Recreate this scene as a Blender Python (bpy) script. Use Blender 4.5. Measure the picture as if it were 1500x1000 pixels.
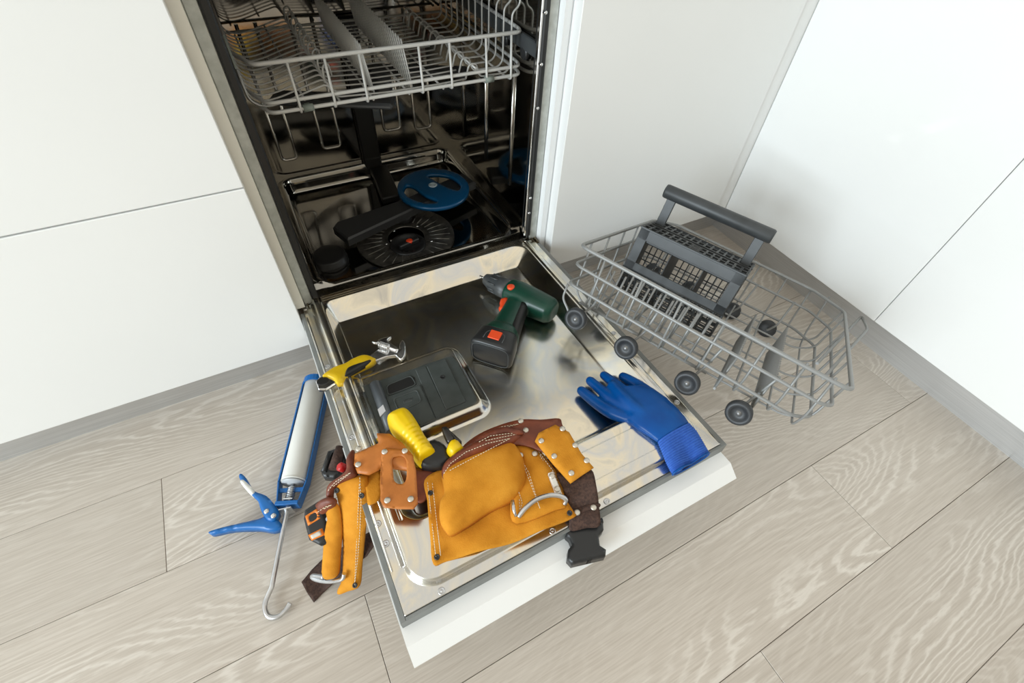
import bpy, bmesh, math, random
import numpy as np
from mathutils import Vector, Matrix
from mathutils.geometry import delaunay_2d_cdt

random.seed(7)
for o in list(bpy.data.objects):
    bpy.data.objects.remove(o)
SC = bpy.context.scene
COL = SC.collection

# ------------------------------------------------------------------ camera
F, PX, PY = 691.33, 752.57, 497.76            # focal length and principal point in 1500x1000 pixels
M = np.array([[0.8827, -0.46751704, 0.04762913],
              [-0.32785607, -0.6852648, -0.65032496],
              [0.33667656, 0.55842634, -0.75816153]])
_U, _s, _V = np.linalg.svd(M); M = _U @ _V
CAM = np.array([0.04700349, -0.79962679, 0.93330518])
cam = bpy.data.cameras.new('camera'); co = bpy.data.objects.new('camera', cam); COL.objects.link(co)
cam.sensor_width = 36; cam.lens = F / 1500 * 36; cam.clip_start = 0.02
cam.shift_x = -(PX - 750) / 1500; cam.shift_y = (PY - 500) / 1500
mw = np.eye(4); mw[:3, 0] = M[0]; mw[:3, 1] = -M[1]; mw[:3, 2] = -M[2]; mw[:3, 3] = CAM
co.matrix_world = Matrix(mw.tolist())
SC.camera = co

# ------------------------------------------------------------------ light
SC.view_settings.view_transform = 'Standard'
SC.view_settings.look = 'None'
SC.view_settings.gamma = 1
SC.view_settings.use_curve_mapping = False
SC.view_settings.exposure = 0.11
W = bpy.data.worlds.new('world'); SC.world = W; W.use_nodes = True
bg = W.node_tree.nodes['Background']; bg.inputs[0].default_value = (1.0, 0.957, 0.86, 1); bg.inputs[1].default_value = 0.85

def area(name, loc, target, sx, sy, power, col):
    l = bpy.data.lights.new(name, 'AREA'); l.shape = 'RECTANGLE'; l.size = sx; l.size_y = sy
    l.energy = power; l.color = col
    o = bpy.data.objects.new(name, l); COL.objects.link(o); o.location = loc
    o.rotation_euler = (Vector(target) - Vector(loc)).to_track_quat('-Z', 'Y').to_euler()
    return o
area('window_light', (-4.3, -2.0, 1.6), (1.2, -.45, .3), 2.4, 1.9, 243, (0.80, 0.92, 1.0))

# ------------------------------------------------------------------ pixel -> place helpers
def V3(*a): return np.array(a, float)
def ray(px, py): return M.T @ np.array([(px - PX) / F, (py - PY) / F, 1.0])
def G(px, py, z=0.0):
    d = ray(px, py); return CAM + d * ((z - CAM[2]) / d[2])
PIT = math.radians(2.0); HY = 0.05; HZ = 0.1787888
cp, sp = math.cos(PIT), math.sin(PIT)
DN = V3(0, sp, cp); DV = V3(0, -cp, sp); DO = V3(0, HY, HZ)
def D(x, v, n=0.0): return DO + V3(x, 0, 0) + DV * v + DN * n      # point on the open door: across, from hinge, above rim
def dhit(px, py, n=0.0):
    d = ray(px, py); t = ((DO + n * DN - CAM) @ DN) / (d @ DN); return CAM + t * d
def dxv(px, py, n=0.0):
    q = dhit(px, py, n) - DO; return q[0], q @ DV

# ------------------------------------------------------------------ object helpers
def empty(name, loc, label=None, cat=None, group=None, kind=None):
    o = bpy.data.objects.new(name, None); COL.objects.link(o); o.location = Vector([float(c) for c in loc]); o.empty_display_size = .05
    tag(o, label, cat, group, kind); return o
def tag(o, label=None, cat=None, group=None, kind=None):
    if label: o['label'] = label
    if cat: o['category'] = cat
    if group: o['group'] = group
    if kind: o['kind'] = kind
    return o
def world_of(o):
    m = o.matrix_basis.copy()
    if o.parent: m = world_of(o.parent) @ o.matrix_parent_inverse @ m
    return m
def link(o, parent=None):
    COL.objects.link(o)
    if parent:
        o.parent = parent; o.matrix_parent_inverse = world_of(parent).inverted()
    return o
def inst(name, mesh, mat4, parent=None):
    o = bpy.data.objects.new(name, mesh); o.matrix_basis = mat4; return link(o, parent)
def frame(o, z, x=None):
    """4x4 matrix with local z along z"""
    z = Vector([float(c) for c in z]).normalized()
    x = Vector([float(c) for c in x]) if x is not None else (Vector((1, 0, 0)) if abs(z.x) < .9 else Vector((0, 1, 0)))
    x = (x - z * x.dot(z)).normalized(); y = z.cross(x)
    m = Matrix.Identity(4)
    for i in range(3):
        m[i][0] = x[i]; m[i][1] = y[i]; m[i][2] = z[i]; m[i][3] = float(o[i])
    return m

class MB:
    def __init__(s): s.v = []; s.f = []; s.sm = []
    def add(s, vs, fs, smooth=False):
        b = len(s.v); s.v += [tuple(float(c) for c in p) for p in vs]
        s.f += [tuple(b + i for i in f) for f in fs]; s.sm += [smooth] * len(fs); return s
    def box(s, c, ax, ay, az, bev=0.0):
        c, ax, ay, az = (np.asarray(q, float) for q in (c, ax, ay, az))     # half axes
        if bev <= 0:
            vs = [c + i * ax + j * ay + k * az for k in (-1, 1) for j in (-1, 1) for i in (-1, 1)]
            fs = [(0, 2, 3, 1), (4, 5, 7, 6), (0, 1, 5, 4), (2, 6, 7, 3), (0, 4, 6, 2), (1, 3, 7, 5)]
            return s.add(vs, fs)
        lx, ly, lz = (np.linalg.norm(q) for q in (ax, ay, az)); ux, uy, uz = ax / lx, ay / ly, az / lz
        b = min(bev, lx * .98, ly * .98, lz * .98); vs = []; idx = {}
        for k in (-1, 1):
            for j in (-1, 1):
                for i in (-1, 1):
                    for a in range(3):
                        p = c + ux * i * (lx - (b if a != 0 else 0)) + uy * j * (ly - (b if a != 1 else 0)) + uz * k * (lz - (b if a != 2 else 0))
                        idx[(i, j, k, a)] = len(vs); vs.append(p)
        fs = []
        for a in range(3):
            for sg in (-1, 1):
                o = [q for q in range(3) if q != a]
                def key(u, w):
                    t = [0, 0, 0]; t[a] = sg; t[o[0]] = u; t[o[1]] = w; return tuple(t) + (a,)
                q = [idx[key(-1, -1)], idx[key(1, -1)], idx[key(1, 1)], idx[key(-1, 1)]]
                flip = (sg < 0) ^ (a == 1)
                fs.append(tuple(q[::-1]) if flip else tuple(q))
        for a in range(3):          # edges along axis a
            o = [q for q in range(3) if q != a]
            for u in (-1, 1):
                for w in (-1, 1):
                    def key(e, fa):
                        t = [0, 0, 0]; t[a] = e; t[o[0]] = u; t[o[1]] = w; return tuple(t) + (fa,)
                    fs.append((idx[key(-1, o[0])], idx[key(1, o[0])], idx[key(1, o[1])], idx[key(-1, o[1])]))
        for k in (-1, 1):
            for j in (-1, 1):
                for i in (-1, 1):
                    fs.append(tuple(idx[(i, j, k, a)] for a in range(3)))
        return s.add(vs, fs)
    def abox(s, x0, x1, y0, y1, z0, z1, bev=0.0):
        return s.box(((x0 + x1) / 2, (y0 + y1) / 2, (z0 + z1) / 2), (abs(x1 - x0) / 2, 0, 0), (0, abs(y1 - y0) / 2, 0), (0, 0, abs(z1 - z0) / 2), bev)
    def tube(s, pts, r, seg=8, closed=False, cap=True):
        P = [np.asarray(p, float) for p in pts]; n = len(P)
        rr = r if hasattr(r, '__len__') else [r] * n
        T = []
        for i in range(n):
            a = P[i - 1] if (i > 0 or closed) else P[i]; b = P[(i + 1) % n] if (i < n - 1 or closed) else P[i]
            t = b - a; T.append(t / (np.linalg.norm(t) + 1e-12))
        u = np.cross(T[0], V3(0, 0, 1)); 
        if np.linalg.norm(u) < .1: u = np.cross(T[0], V3(1, 0, 0))
        u /= np.linalg.norm(u); vs = []
        for i in range(n):
            u = u - T[i] * (u @ T[i]); u /= np.linalg.norm(u) + 1e-12; w = np.cross(T[i], u)
            for k in range(seg):
                a = 2 * math.pi * k / seg; vs.append(P[i] + rr[i] * (math.cos(a) * u + math.sin(a) * w))
        fs = []
        for i in range(n if closed else n - 1):
            j = (i + 1) % n
            for k in range(seg):
                l = (k + 1) % seg; fs.append((i * seg + k, i * seg + l, j * seg + l, j * seg + k))
        s.add(vs, fs, True)
        if cap and not closed:
            b = len(s.v) - n * seg
            s.f += [tuple(b + k for k in range(seg))[::-1], tuple(b + (n - 1) * seg + k for k in range(seg))]; s.sm += [False, False]
        return s
    def lathe(s, o, axis, prof, seg=24, smooth=True, ref=None):
        """prof: list of (radius, height along axis)"""
        m = frame(o, axis, ref); vs = []; n = len(prof)
        for r, h in prof:
            for k in range(seg):
                a = 2 * math.pi * k / seg; vs.append(m @ Vector((r * math.cos(a), r * math.sin(a), h)))
        fs = [(i * seg + k, i * seg + (k + 1) % seg, (i + 1) * seg + (k + 1) % seg, (i + 1) * seg + k) for i in range(n - 1) for k in range(seg)]
        s.add(vs, fs, smooth)
        b = len(s.v) - n * seg
        s.f += [tuple(b + k for k in range(seg))[::-1], tuple(b + (n - 1) * seg + k for k in range(seg))]; s.sm += [False, False]
        return s
    def prism(s, poly, h0, h1, fr, bev=0.0):
        """poly 2d list, fr(a,b,h)->3d, extruded from h0 to h1, small top chamfer"""
        n = len(poly); P = [np.asarray(p, float) for p in poly]
        area2 = sum(P[i][0] * P[(i + 1) % n][1] - P[(i + 1) % n][0] * P[i][1] for i in range(n))
        if area2 < 0: P = P[::-1]
        rings = [(P, h0), (P, h1)]
        if bev > 0:
            Q = []
            for i in range(n):
                a, b, c = P[i - 1], P[i], P[(i + 1) % n]
                e1 = (b - a) / (np.linalg.norm(b - a) + 1e-9); e2 = (c - b) / (np.linalg.norm(c - b) + 1e-9)
                nn = V3(-e1[1] - e2[1], e1[0] + e2[0], 0)[:2]; l = np.linalg.norm(nn); nn = nn / (l + 1e-9)
                Q.append(b + nn * bev / max(.5, abs(nn @ V3(-e1[1], e1[0], 0)[:2])))
            rings = [(P, h0), (P, h1 - bev), (Q, h1)]
        vs = [fr(p[0], p[1], h) for R, h in rings for p in R]
        fs = [(i * n + k, i * n + (k + 1) % n, (i + 1) * n + (k + 1) % n, (i + 1) * n + k) for i in range(len(rings) - 1) for k in range(n)]
        m = len(rings) - 1
        fs += [tuple(range(n))[::-1], tuple(m * n + k for k in range(n))]
        return s.add(vs, fs)
    def mesh(s, name):
        me = bpy.data.meshes.new(name); me.from_pydata(s.v, [], s.f); me.update()
        me.polygons.foreach_set('use_smooth', s.sm)
        bm = bmesh.new(); bm.from_mesh(me); bmesh.ops.recalc_face_normals(bm, faces=bm.faces); bm.to_mesh(me); bm.free()
        return me
    def build(s, name, mat, parent=None, smooth=None):
        me = s.mesh(name)
        if smooth is not None: me.polygons.foreach_set('use_smooth', [smooth] * len(me.polygons))
        me.materials.append(mat)
        return link(bpy.data.objects.new(name, me), parent)

def fillet(pts, r, n=5, closed=False):
    P = [np.asarray(p, float) for p in pts]; out = []; N = len(P)
    for i in range(N):
        if not closed and i in (0, N - 1): out.append(P[i]); continue
        a, b, c = P[i - 1], P[i], P[(i + 1) % N]
        d1, d2 = a - b, c - b; l1, l2 = np.linalg.norm(d1), np.linalg.norm(d2)
        q = min(r, l1 * .48, l2 * .48); p0, p1 = b + d1 / l1 * q, b + d2 / l2 * q
        for k in range(n + 1):
            t = k / n; out.append((1 - t) ** 2 * p0 + 2 * t * (1 - t) * b + t * t * p1)
    return out
def smooth_line(pts, k=6, closed=False):
    P = [np.asarray(p, float) for p in pts]; N = len(P); out = []
    for i in range(N if closed else N - 1):
        p1, p2 = P[i], P[(i + 1) % N]
        p0 = P[i - 1] if (i > 0 or closed) else p1; p3 = P[(i + 2) % N] if (i + 2 < N or closed) else p2
        for j in range(k):
            t = j / k
            out.append(.5 * (2 * p1 + (p2 - p0) * t + (2 * p0 - 5 * p1 + 4 * p2 - p3) * t * t + (3 * p1 - p0 - 3 * p2 + p3) * t ** 3))
    if not closed: out.append(P[-1])
    return out
def inside(poly, q):
    x, y = q; c = False; n = len(poly)
    for i in range(n):
        x1, y1 = poly[i][0], poly[i][1]; x2, y2 = poly[i - 1][0], poly[i - 1][1]
        if (y1 > y) != (y2 > y) and x < (x2 - x1) * (y - y1) / (y2 - y1) + x1: c = not c
    return c
def edge_dist(loops, Q):
    Q = np.asarray(Q, float); best = np.full(len(Q), 1e9)
    for L in loops:
        L = np.asarray(L, float)
        for i in range(len(L)):
            a, b = L[i - 1], L[i]; d = b - a; t = np.clip(((Q - a) @ d) / (d @ d + 1e-12), 0, 1)
            best = np.minimum(best, np.linalg.norm(Q - a - t[:, None] * d, axis=1))
    return best
def resample(loop, step):
    out = []; n = len(loop)
    for i in range(n):
        a, b = np.asarray(loop[i], float), np.asarray(loop[(i + 1) % n], float)
        k = max(1, int(round(np.linalg.norm(b - a) / step)))
        out += [a + (b - a) * j / k for j in range(k)]
    return out
def sheet(name, outline, pos, thick, mat, parent=None, step=6.0, puff=None, up=None, holes=(), wob=0.0, curve=True, k=5):
    """a leather / cloth piece: outline in 2d, pos(a,b) -> 3d place, own thickness, optional pillow"""
    loop = smooth_line(outline, k, True) if curve else outline
    loops = [resample(loop, step)] + [resample(smooth_line(h, 4, True), step) for h in holes]
    pts = []; edges = []
    for L in loops:
        b = len(pts); pts += [tuple(p) for p in L]; edges += [(b + i, b + (i + 1) % len(L)) for i in range(len(L))]
    A = np.array(loops[0]); lo, hi = A.min(0), A.max(0); grid = []
    y = lo[1] + step * .5; row = 0
    while y < hi[1]:
        x = lo[0] + (step * .5 if row % 2 else 0)
        while x < hi[0]:
            if inside(loops[0], (x, y)) and not any(inside(h, (x, y)) for h in loops[1:]): grid.append((x, y))
            x += step
        y += step * .87; row += 1
    if grid:
        d = edge_dist(loops, grid); grid = [g for g, q in zip(grid, d) if q > step * .45]
    vs, es, fs, *_ = delaunay_2d_cdt([Vector(p) for p in pts + grid], edges, [], 0, 1e-5)
    tri = []
    for f in fs:
        c = sum((vs[i] for i in f), Vector((0, 0))) / 3
        if inside(loops[0], c) and not any(inside(h, c) for h in loops[1:]): tri.append(tuple(f))
    P2 = np.array([tuple(v) for v in vs]); P3 = np.array([pos(*p) for p in P2])
    upv = np.asarray(up if up is not None else DN, float)
    if puff:
        H, wdt = puff; d = np.clip(edge_dist(loops, P2) / wdt, 0, 1); P3 = P3 + upv * (H * np.sqrt(1 - (1 - d) ** 2))[:, None]
    if wob:
        ph = P2 * 0.011; P3 = P3 + upv * (wob * (np.sin(ph[:, 0] * 2.1 + ph[:, 1]) + np.sin(ph[:, 1] * 2.7 - ph[:, 0] * 1.3)))[:, None]
    N = np.zeros_like(P3)
    for a, b, c in tri:
        q = np.cross(P3[b] - P3[a], P3[c] - P3[a]); 
        for i in (a, b, c): N[i] += q
    if (N @ upv).sum() < 0: tri = [(a, c, b) for a, b, c in tri]; N = -N
    N /= np.linalg.norm(N, axis=1)[:, None] + 1e-12
    cnt = {}
    for a, b, c in tri:
        for e in ((a, b), (b, c), (c, a)): cnt[e] = 1
    n = len(P3); B = P3 - N * thick
    if puff: B = np.array([pos(*p) for p in P2]) - upv * thick
    fs = list(tri) + [(c + n, b + n, a + n) for a, b, c in tri] + [(a, a + n, b + n, b) for (a, b) in cnt if (b, a) not in cnt]
    mb = MB(); mb.add(list(P3) + list(B), fs, True)
    return mb.build(name, mat, parent)
def remeshed(name, mb, mat, parent, voxel=.002, it=6):
    me = mb.mesh(name); o = bpy.data.objects.new(name, me); COL.objects.link(o)
    r = o.modifiers.new('r', 'REMESH'); r.mode = 'VOXEL'; r.voxel_size = voxel
    sm = o.modifiers.new('s', 'SMOOTH'); sm.iterations = it; sm.factor = .5
    dg = bpy.context.evaluated_depsgraph_get(); m2 = bpy.data.meshes.new_from_object(o.evaluated_get(dg))
    bpy.data.objects.remove(o); m2.name = name
    m2.polygons.foreach_set('use_smooth', [True] * len(m2.polygons)); m2.materials.clear(); m2.materials.append(mat)
    return link(bpy.data.objects.new(name, m2), parent)

# ------------------------------------------------------------------ materials
def mat(name, col, rough=.5, metal=0.0, spec=.5, coat=0.0):
    m = bpy.data.materials.new(name); m.use_nodes = True; b = m.node_tree.nodes['Principled BSDF']
    b.inputs['Base Color'].default_value = (*col, 1); b.inputs['Roughness'].default_value = rough; b.inputs['Metallic'].default_value = metal
    b.inputs['Specular IOR Level'].default_value = spec; b.inputs['Coat Weight'].default_value = coat
    return m
def N_(m, t, **kw):
    n = m.node_tree.nodes.new(t)
    for k, v in kw.items(): setattr(n, k, v)
    return n
def L_(m, a, b): m.node_tree.links.new(a, b)
def bsdf(m): return m.node_tree.nodes['Principled BSDF']
def vary(m, cols, scale=20, detail=4, pos=(.35, .65), stretch=(1, 1, 1), bump=0, bscale=None, rough=None, dist=0.0):
    tc = N_(m, 'ShaderNodeTexCoord'); mp = N_(m, 'ShaderNodeMapping'); mp.inputs['Scale'].default_value = stretch
    L_(m, tc.outputs['Object'], mp.inputs[0])
    nz = N_(m, 'ShaderNodeTexNoise'); nz.inputs['Scale'].default_value = scale; nz.inputs['Detail'].default_value = detail; nz.inputs['Distortion'].default_value = dist
    L_(m, mp.outputs[0], nz.inputs['Vector'])
    if cols:
        cr = N_(m, 'ShaderNodeValToRGB'); e = cr.color_ramp.elements
        e[0].position = pos[0]; e[1].position = pos[1]; e[0].color = (*cols[0], 1); e[1].color = (*cols[-1], 1)
        for i, c in enumerate(cols[1:-1]):
            q = e.new(pos[0] + (pos[1] - pos[0]) * (i + 1) / (len(cols) - 1)); q.color = (*c, 1)
        L_(m, nz.outputs['Fac'], cr.inputs[0]); L_(m, cr.outputs[0], bsdf(m).inputs['Base Color'])
    if bump:
        n2 = N_(m, 'ShaderNodeTexNoise'); n2.inputs['Scale'].default_value = bscale or scale * 8; n2.inputs['Detail'].default_value = 4
        L_(m, mp.outputs[0], n2.inputs['Vector'])
        bp = N_(m, 'ShaderNodeBump'); bp.inputs['Strength'].default_value = bump; bp.inputs['Distance'].default_value = .002
        L_(m, n2.outputs['Fac'], bp.inputs['Height']); L_(m, bp.outputs[0], bsdf(m).inputs['Normal'])
    if rough:
        mr = N_(m, 'ShaderNodeMapRange'); mr.inputs[3].default_value = rough[0]; mr.inputs[4].default_value = rough[1]
        L_(m, nz.outputs['Fac'], mr.inputs[0]); L_(m, mr.outputs[0], bsdf(m).inputs['Roughness'])
    return m

white = vary(mat('white lacquer', (.83, .83, .81), .38, coat=.1), [(.82, .825, .812), (.84, .845, .832)], 2, 2)
cream = mat('cream edge', (.78, .76, .68), .45)
alu = vary(mat('brushed aluminium', (.6, .6, .6), .36, .8), [(.58, .585, .59), (.66, .665, .67)], 6, 4, stretch=(1, 1, 60), bump=.08, bscale=30)
carcass = mat('white board', (.85, .86, .86), .4)
galv = vary(mat('galvanised frame', (.52, .54, .51), .5, .35), [(.46, .48, .45), (.58, .6, .57)], 60, 5, bump=.1)
steel = vary(mat('stainless steel', (.6, .58, .55), .16, 1.0), [(.52, .5, .47), (.62, .6, .57), (.66, .63, .58)], 7, 5, (.3, .7), rough=(.13, .24), dist=.6)
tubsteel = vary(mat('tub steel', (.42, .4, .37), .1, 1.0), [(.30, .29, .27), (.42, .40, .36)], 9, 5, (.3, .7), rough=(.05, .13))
chrome = mat('chrome', (.75, .75, .75), .14, 1.0)
zinc = vary(mat('zinc plate', (.62, .63, .65), .3, 1.0), [(.55, .56, .58), (.68, .69, .7)], 60, 3)
black = mat('black rubber', (.012, .012, .012), .45)
blackp = mat('black plastic', (.016, .017, .018), .38)
charc = vary(mat('charcoal plastic', (.045, .05, .052), .42), [(.04, .044, .047), (.052, .058, .06)], 30, 2)
greyp = vary(mat('grey door frame', (.2, .21, .205), .4), [(.17, .18, .175), (.22, .23, .225)], 20, 2)
wire = mat('grey coated wire', (.27, .275, .27), .38, .15)
wire_up = mat('light grey coated wire', (.56, .555, .53), .38, .1)
blue = mat('blue plastic', (.002, .075, .19), .32)

# ------------------------------------------------------------------ floor
def wood_mat():
    m = mat('oak laminate', (.5, .44, .38), .42)
    tc = N_(m, 'ShaderNodeTexCoord'); oi = N_(m, 'ShaderNodeObjectInfo')
    off = N_(m, 'ShaderNodeVectorMath', operation='SCALE'); off.inputs[0].default_value = (7.3, 3.1, 5.7); L_(m, oi.outputs['Random'], off.inputs['Scale'])
    ad = N_(m, 'ShaderNodeVectorMath', operation='ADD'); L_(m, tc.outputs['Object'], ad.inputs[0]); L_(m, off.outputs[0], ad.inputs[1])
    mp = N_(m, 'ShaderNodeMapping'); mp.inputs['Scale'].default_value = (.55, 2.6, 1); L_(m, ad.outputs[0], mp.inputs[0])
    base = N_(m, 'ShaderNodeTexNoise'); base.inputs['Scale'].default_value = 1.9; base.inputs['Detail'].default_value = 1.5; base.inputs['Roughness'].default_value = .4
    L_(m, mp.outputs[0], base.inputs['Vector'])
    mul = N_(m, 'ShaderNodeMath', operation='MULTIPLY'); mul.inputs[1].default_value = 58; L_(m, base.outputs['Fac'], mul.inputs[0])
    fine = N_(m, 'ShaderNodeTexNoise'); fine.inputs['Scale'].default_value = 40; fine.inputs['Detail'].default_value = 3
    L_(m, mp.outputs[0], fine.inputs['Vector'])
    fm = N_(m, 'ShaderNodeMath', operation='MULTIPLY_ADD'); fm.inputs[1].default_value = 1.3; L_(m, fine.outputs['Fac'], fm.inputs[0]); L_(m, mul.outputs[0], fm.inputs[2])
    fr = N_(m, 'ShaderNodeMath', operation='PINGPONG'); fr.inputs[1].default_value = .5; L_(m, fm.outputs[0], fr.inputs[0])
    ring = N_(m, 'ShaderNodeMapRange', interpolation_type='SMOOTHSTEP'); ring.inputs[1].default_value = .0; ring.inputs[2].default_value = .5; L_(m, fr.outputs[0], ring.inputs[0])
    mp2 = N_(m, 'ShaderNodeMapping'); mp2.inputs['Scale'].default_value = (3.5, 110, 1); L_(m, ad.outputs[0], mp2.inputs[0])
    gr = N_(m, 'ShaderNodeTexNoise'); gr.inputs['Scale'].default_value = 3.2; gr.inputs['Detail'].default_value = 5; gr.inputs['Roughness'].default_value = .6
    L_(m, mp2.outputs[0], gr.inputs['Vector'])
    big = N_(m, 'ShaderNodeTexNoise'); big.inputs['Scale'].default_value = 3.0; L_(m, mp.outputs[0], big.inputs['Vector'])
    c1 = N_(m, 'ShaderNodeMix', data_type='RGBA'); c1.inputs[6].default_value = (.46, .405, .345, 1); c1.inputs[7].default_value = (.585, .53, .465, 1)
    s1 = N_(m, 'ShaderNodeMapRange'); s1.inputs[1].default_value = .3; s1.inputs[2].default_value = .7; L_(m, gr.outputs['Fac'], s1.inputs[0]); L_(m, s1.outputs[0], c1.inputs[0])
    c2 = N_(m, 'ShaderNodeMix', data_type='RGBA', blend_type='MIX'); c2.inputs[7].default_value = (.74, .695, .63, 1)
    s2 = N_(m, 'ShaderNodeMath', operation='POWER'); s2.inputs[1].default_value = 3.0; L_(m, ring.outputs[0], s2.inputs[0])
    s2b = N_(m, 'ShaderNodeMath', operation='MULTIPLY'); L_(m, s2.outputs[0], s2b.inputs[0])
    s2c = N_(m, 'ShaderNodeMapRange'); s2c.inputs[1].default_value = .38; s2c.inputs[2].default_value = .66; s2c.inputs[3].default_value = .1; s2c.inputs[4].default_value = .72
    L_(m, big.outputs['Fac'], s2c.inputs[0]); L_(m, s2c.outputs[0], s2b.inputs[1])
    L_(m, s2b.outputs[0], c2.inputs[0]); L_(m, c1.outputs[2], c2.inputs[6])
    hs = N_(m, 'ShaderNodeHueSaturation'); vr = N_(m, 'ShaderNodeMapRange'); vr.inputs[3].default_value = .94; vr.inputs[4].default_value = 1.06
    L_(m, oi.outputs['Random'], vr.inputs[0]); L_(m, vr.outputs[0], hs.inputs['Value']); L_(m, c2.outputs[2], hs.inputs['Color'])
    L_(m, hs.outputs[0], bsdf(m).inputs['Base Color'])
    bp = N_(m, 'ShaderNodeBump'); bp.inputs['Strength'].default_value = .12; bp.inputs['Distance'].default_value = .001
    L_(m, gr.outputs['Fac'], bp.inputs['Height']); L_(m, bp.outputs[0], bsdf(m).inputs['Normal'])
    return m
oak = wood_mat()
seam = mat('plank seam', (.26, .2, .14), .8)
fl = MB().abox(-4.7, 1.95, -3.0, .65, -.03, -.006).build('floor', seam); tag(fl, 'pale greige oak laminate floor of wide planks', 'floor', None, 'structure')
PITCH = .195
ph = {0: -.052, -1: .882, -2: .515, 1: .62, 2: -.35, 3: .3, -3: .05}      # known butt joints, by row from the seam at y=-.715
for k in range(-11, 5):
    y0 = -.715 + PITCH * k; y1 = min(y0 + PITCH, .072); y0 = max(y0, -2.995)
    if y0 > .06: continue
    x = ph.get(k, random.uniform(-.6, .7)); js = [x - 1.3 * q for q in (5, 4, 3, 2, 1)] + [x, x + 1.3, x + 2.6]
    js = [-4.69] + [q for q in js if -4.6 < q < 1.3] + [1.355]
    for a, b in zip(js[:-1], js[1:]):
        g = .00045
        mb = MB(); hx, hy = (b - a) / 2 - g, (y1 - y0) / 2 - g
        mb.box((0, 0, -.003), (hx, 0, 0), (0, hy, 0), (0, 0, .003), .0006)
        me = mb.mesh('plank'); me.materials.append(oak)
        inst('plank', me, Matrix.Translation(((a + b) / 2, (y0 + y1) / 2, 0)), fl)

wallp = vary(mat('warm wall paint', (.5, .46, .39), .85), [(.48, .44, .37), (.52, .48, .41)], 5, 3)
o = MB().abox(-4.7, 1.95, -3.1, -3.0, -.03, 2.6).build('reflection_wall', wallp); tag(o, 'unseen warm beige wall added across the room for the steel to reflect', 'wall', None, 'structure')  # unseen wall, added so the steel door liner reflects something darker
# ------------------------------------------------------------------ cabinets
KH = .10; XR = 1.272; TOPZ = .82
st = lambda o, l, c: tag(o, l, c, None, 'structure')
st(MB().abox(-2.3, .0, .05, .065, 0, KH + .004).build('baseboard_left', alu), 'brushed aluminium plinth strip under the white drawer cabinet', 'plinth')
st(MB().abox(.62, 1.315, .05, .065, 0, KH + .004).build('baseboard_back', alu), 'brushed aluminium plinth strip under the plain white corner panel', 'plinth')
st(MB().abox(1.315, 1.33, -2.3, .065, 0, KH + .004).build('baseboard_right', alu), 'brushed aluminium plinth strip under the right hand white doors', 'plinth')
def cabinet(name, loc, label): return empty(name, loc, label, 'cabinet')
c = cabinet('drawer_cabinet', (-.3, .3, KH), 'white handleless drawer cabinet left of the open dishwasher')
MB().abox(-.6, -.001, .024, .62, KH, TOPZ).build('cabinet_body', cream, c)
MB().abox(-.001, .016, .024, .62, .19, TOPZ).build('side_panel', cream, c)
MB().abox(-.598, -.0005, 0, .02, KH + .0, .4912, .0012).build('drawer_front', white, c)
MB().abox(-.598, -.0005, 0, .02, .4938, TOPZ - .004, .0012).build('drawer_front', white, c)
c = cabinet('drawer_cabinet', (-.95, .3, KH), 'white handleless drawer cabinet at the far end of the run beyond the first drawers')
MB().abox(-1.2, -.602, .024, .62, KH, TOPZ).build('cabinet_body', cream, c)
MB().abox(-1.2, -.602, 0, .02, KH, .4905, .0012).build('drawer_front', white, c)
MB().abox(-1.2, -.602, 0, .02, .4938, TOPZ - .004, .0012).build('drawer_front', white, c)
c = cabinet('corner_cabinet', (.92, .3, KH), 'plain white corner cabinet front between dishwasher and right hand doors')
MB().abox(.6205, 1.28, .031, .62, KH, TOPZ).build('cabinet_body', carcass, c)
MB().abox(.6045, .6195, .031, .12, KH, TOPZ).build('end_panel', carcass, c)
MB().abox(.62, 1.2268, 0, .0285, KH, TOPZ - .004, .0012).build('door_panel', white, c)
MB().abox(1.2288, XR + .022, .004, .0285, KH, TOPZ - .004, .0008).build('corner_filler', white, c)
c = cabinet('wall_cabinet_unit', (1.6, -.26, KH), 'white handleless cabinet door on the right run touching the corner')
c.name = 'base_cabinet'
MB().abox(XR + .024, 1.9, -.526, -.002, KH, TOPZ).build('cabinet_body', cream, c)
MB().abox(XR, XR + .02, -.5252, .0025, KH, TOPZ - .004, .0012).build('cabinet_door', white, c)
c = cabinet('base_cabinet', (1.6, -.85, KH), 'white handleless cabinet door on the right run past the vertical gap')
MB().abox(XR + .024, 1.9, -1.13, -.527, KH, TOPZ).build('cabinet_body', cream, c)
MB().abox(XR, XR + .02, -1.125, -.5267, KH, TOPZ - .004, .0012).build('cabinet_door', white, c)
wt = vary(mat('worktop laminate', (.55, .52, .48), .4), [(.5, .47, .43), (.6, .57, .53)], 30, 5)
o = MB().abox(-1.2, 1.9, -.015, .62, .8225, .86, .003).build('worktop', wt); tag(o, 'grey laminate worktop running over the dishwasher and drawers', 'worktop')
o = MB().abox(XR - .02, 1.9, -1.14, -.0155, .8225, .86, .003).build('worktop', wt); tag(o, 'grey laminate worktop over the right hand doors', 'worktop')

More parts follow.
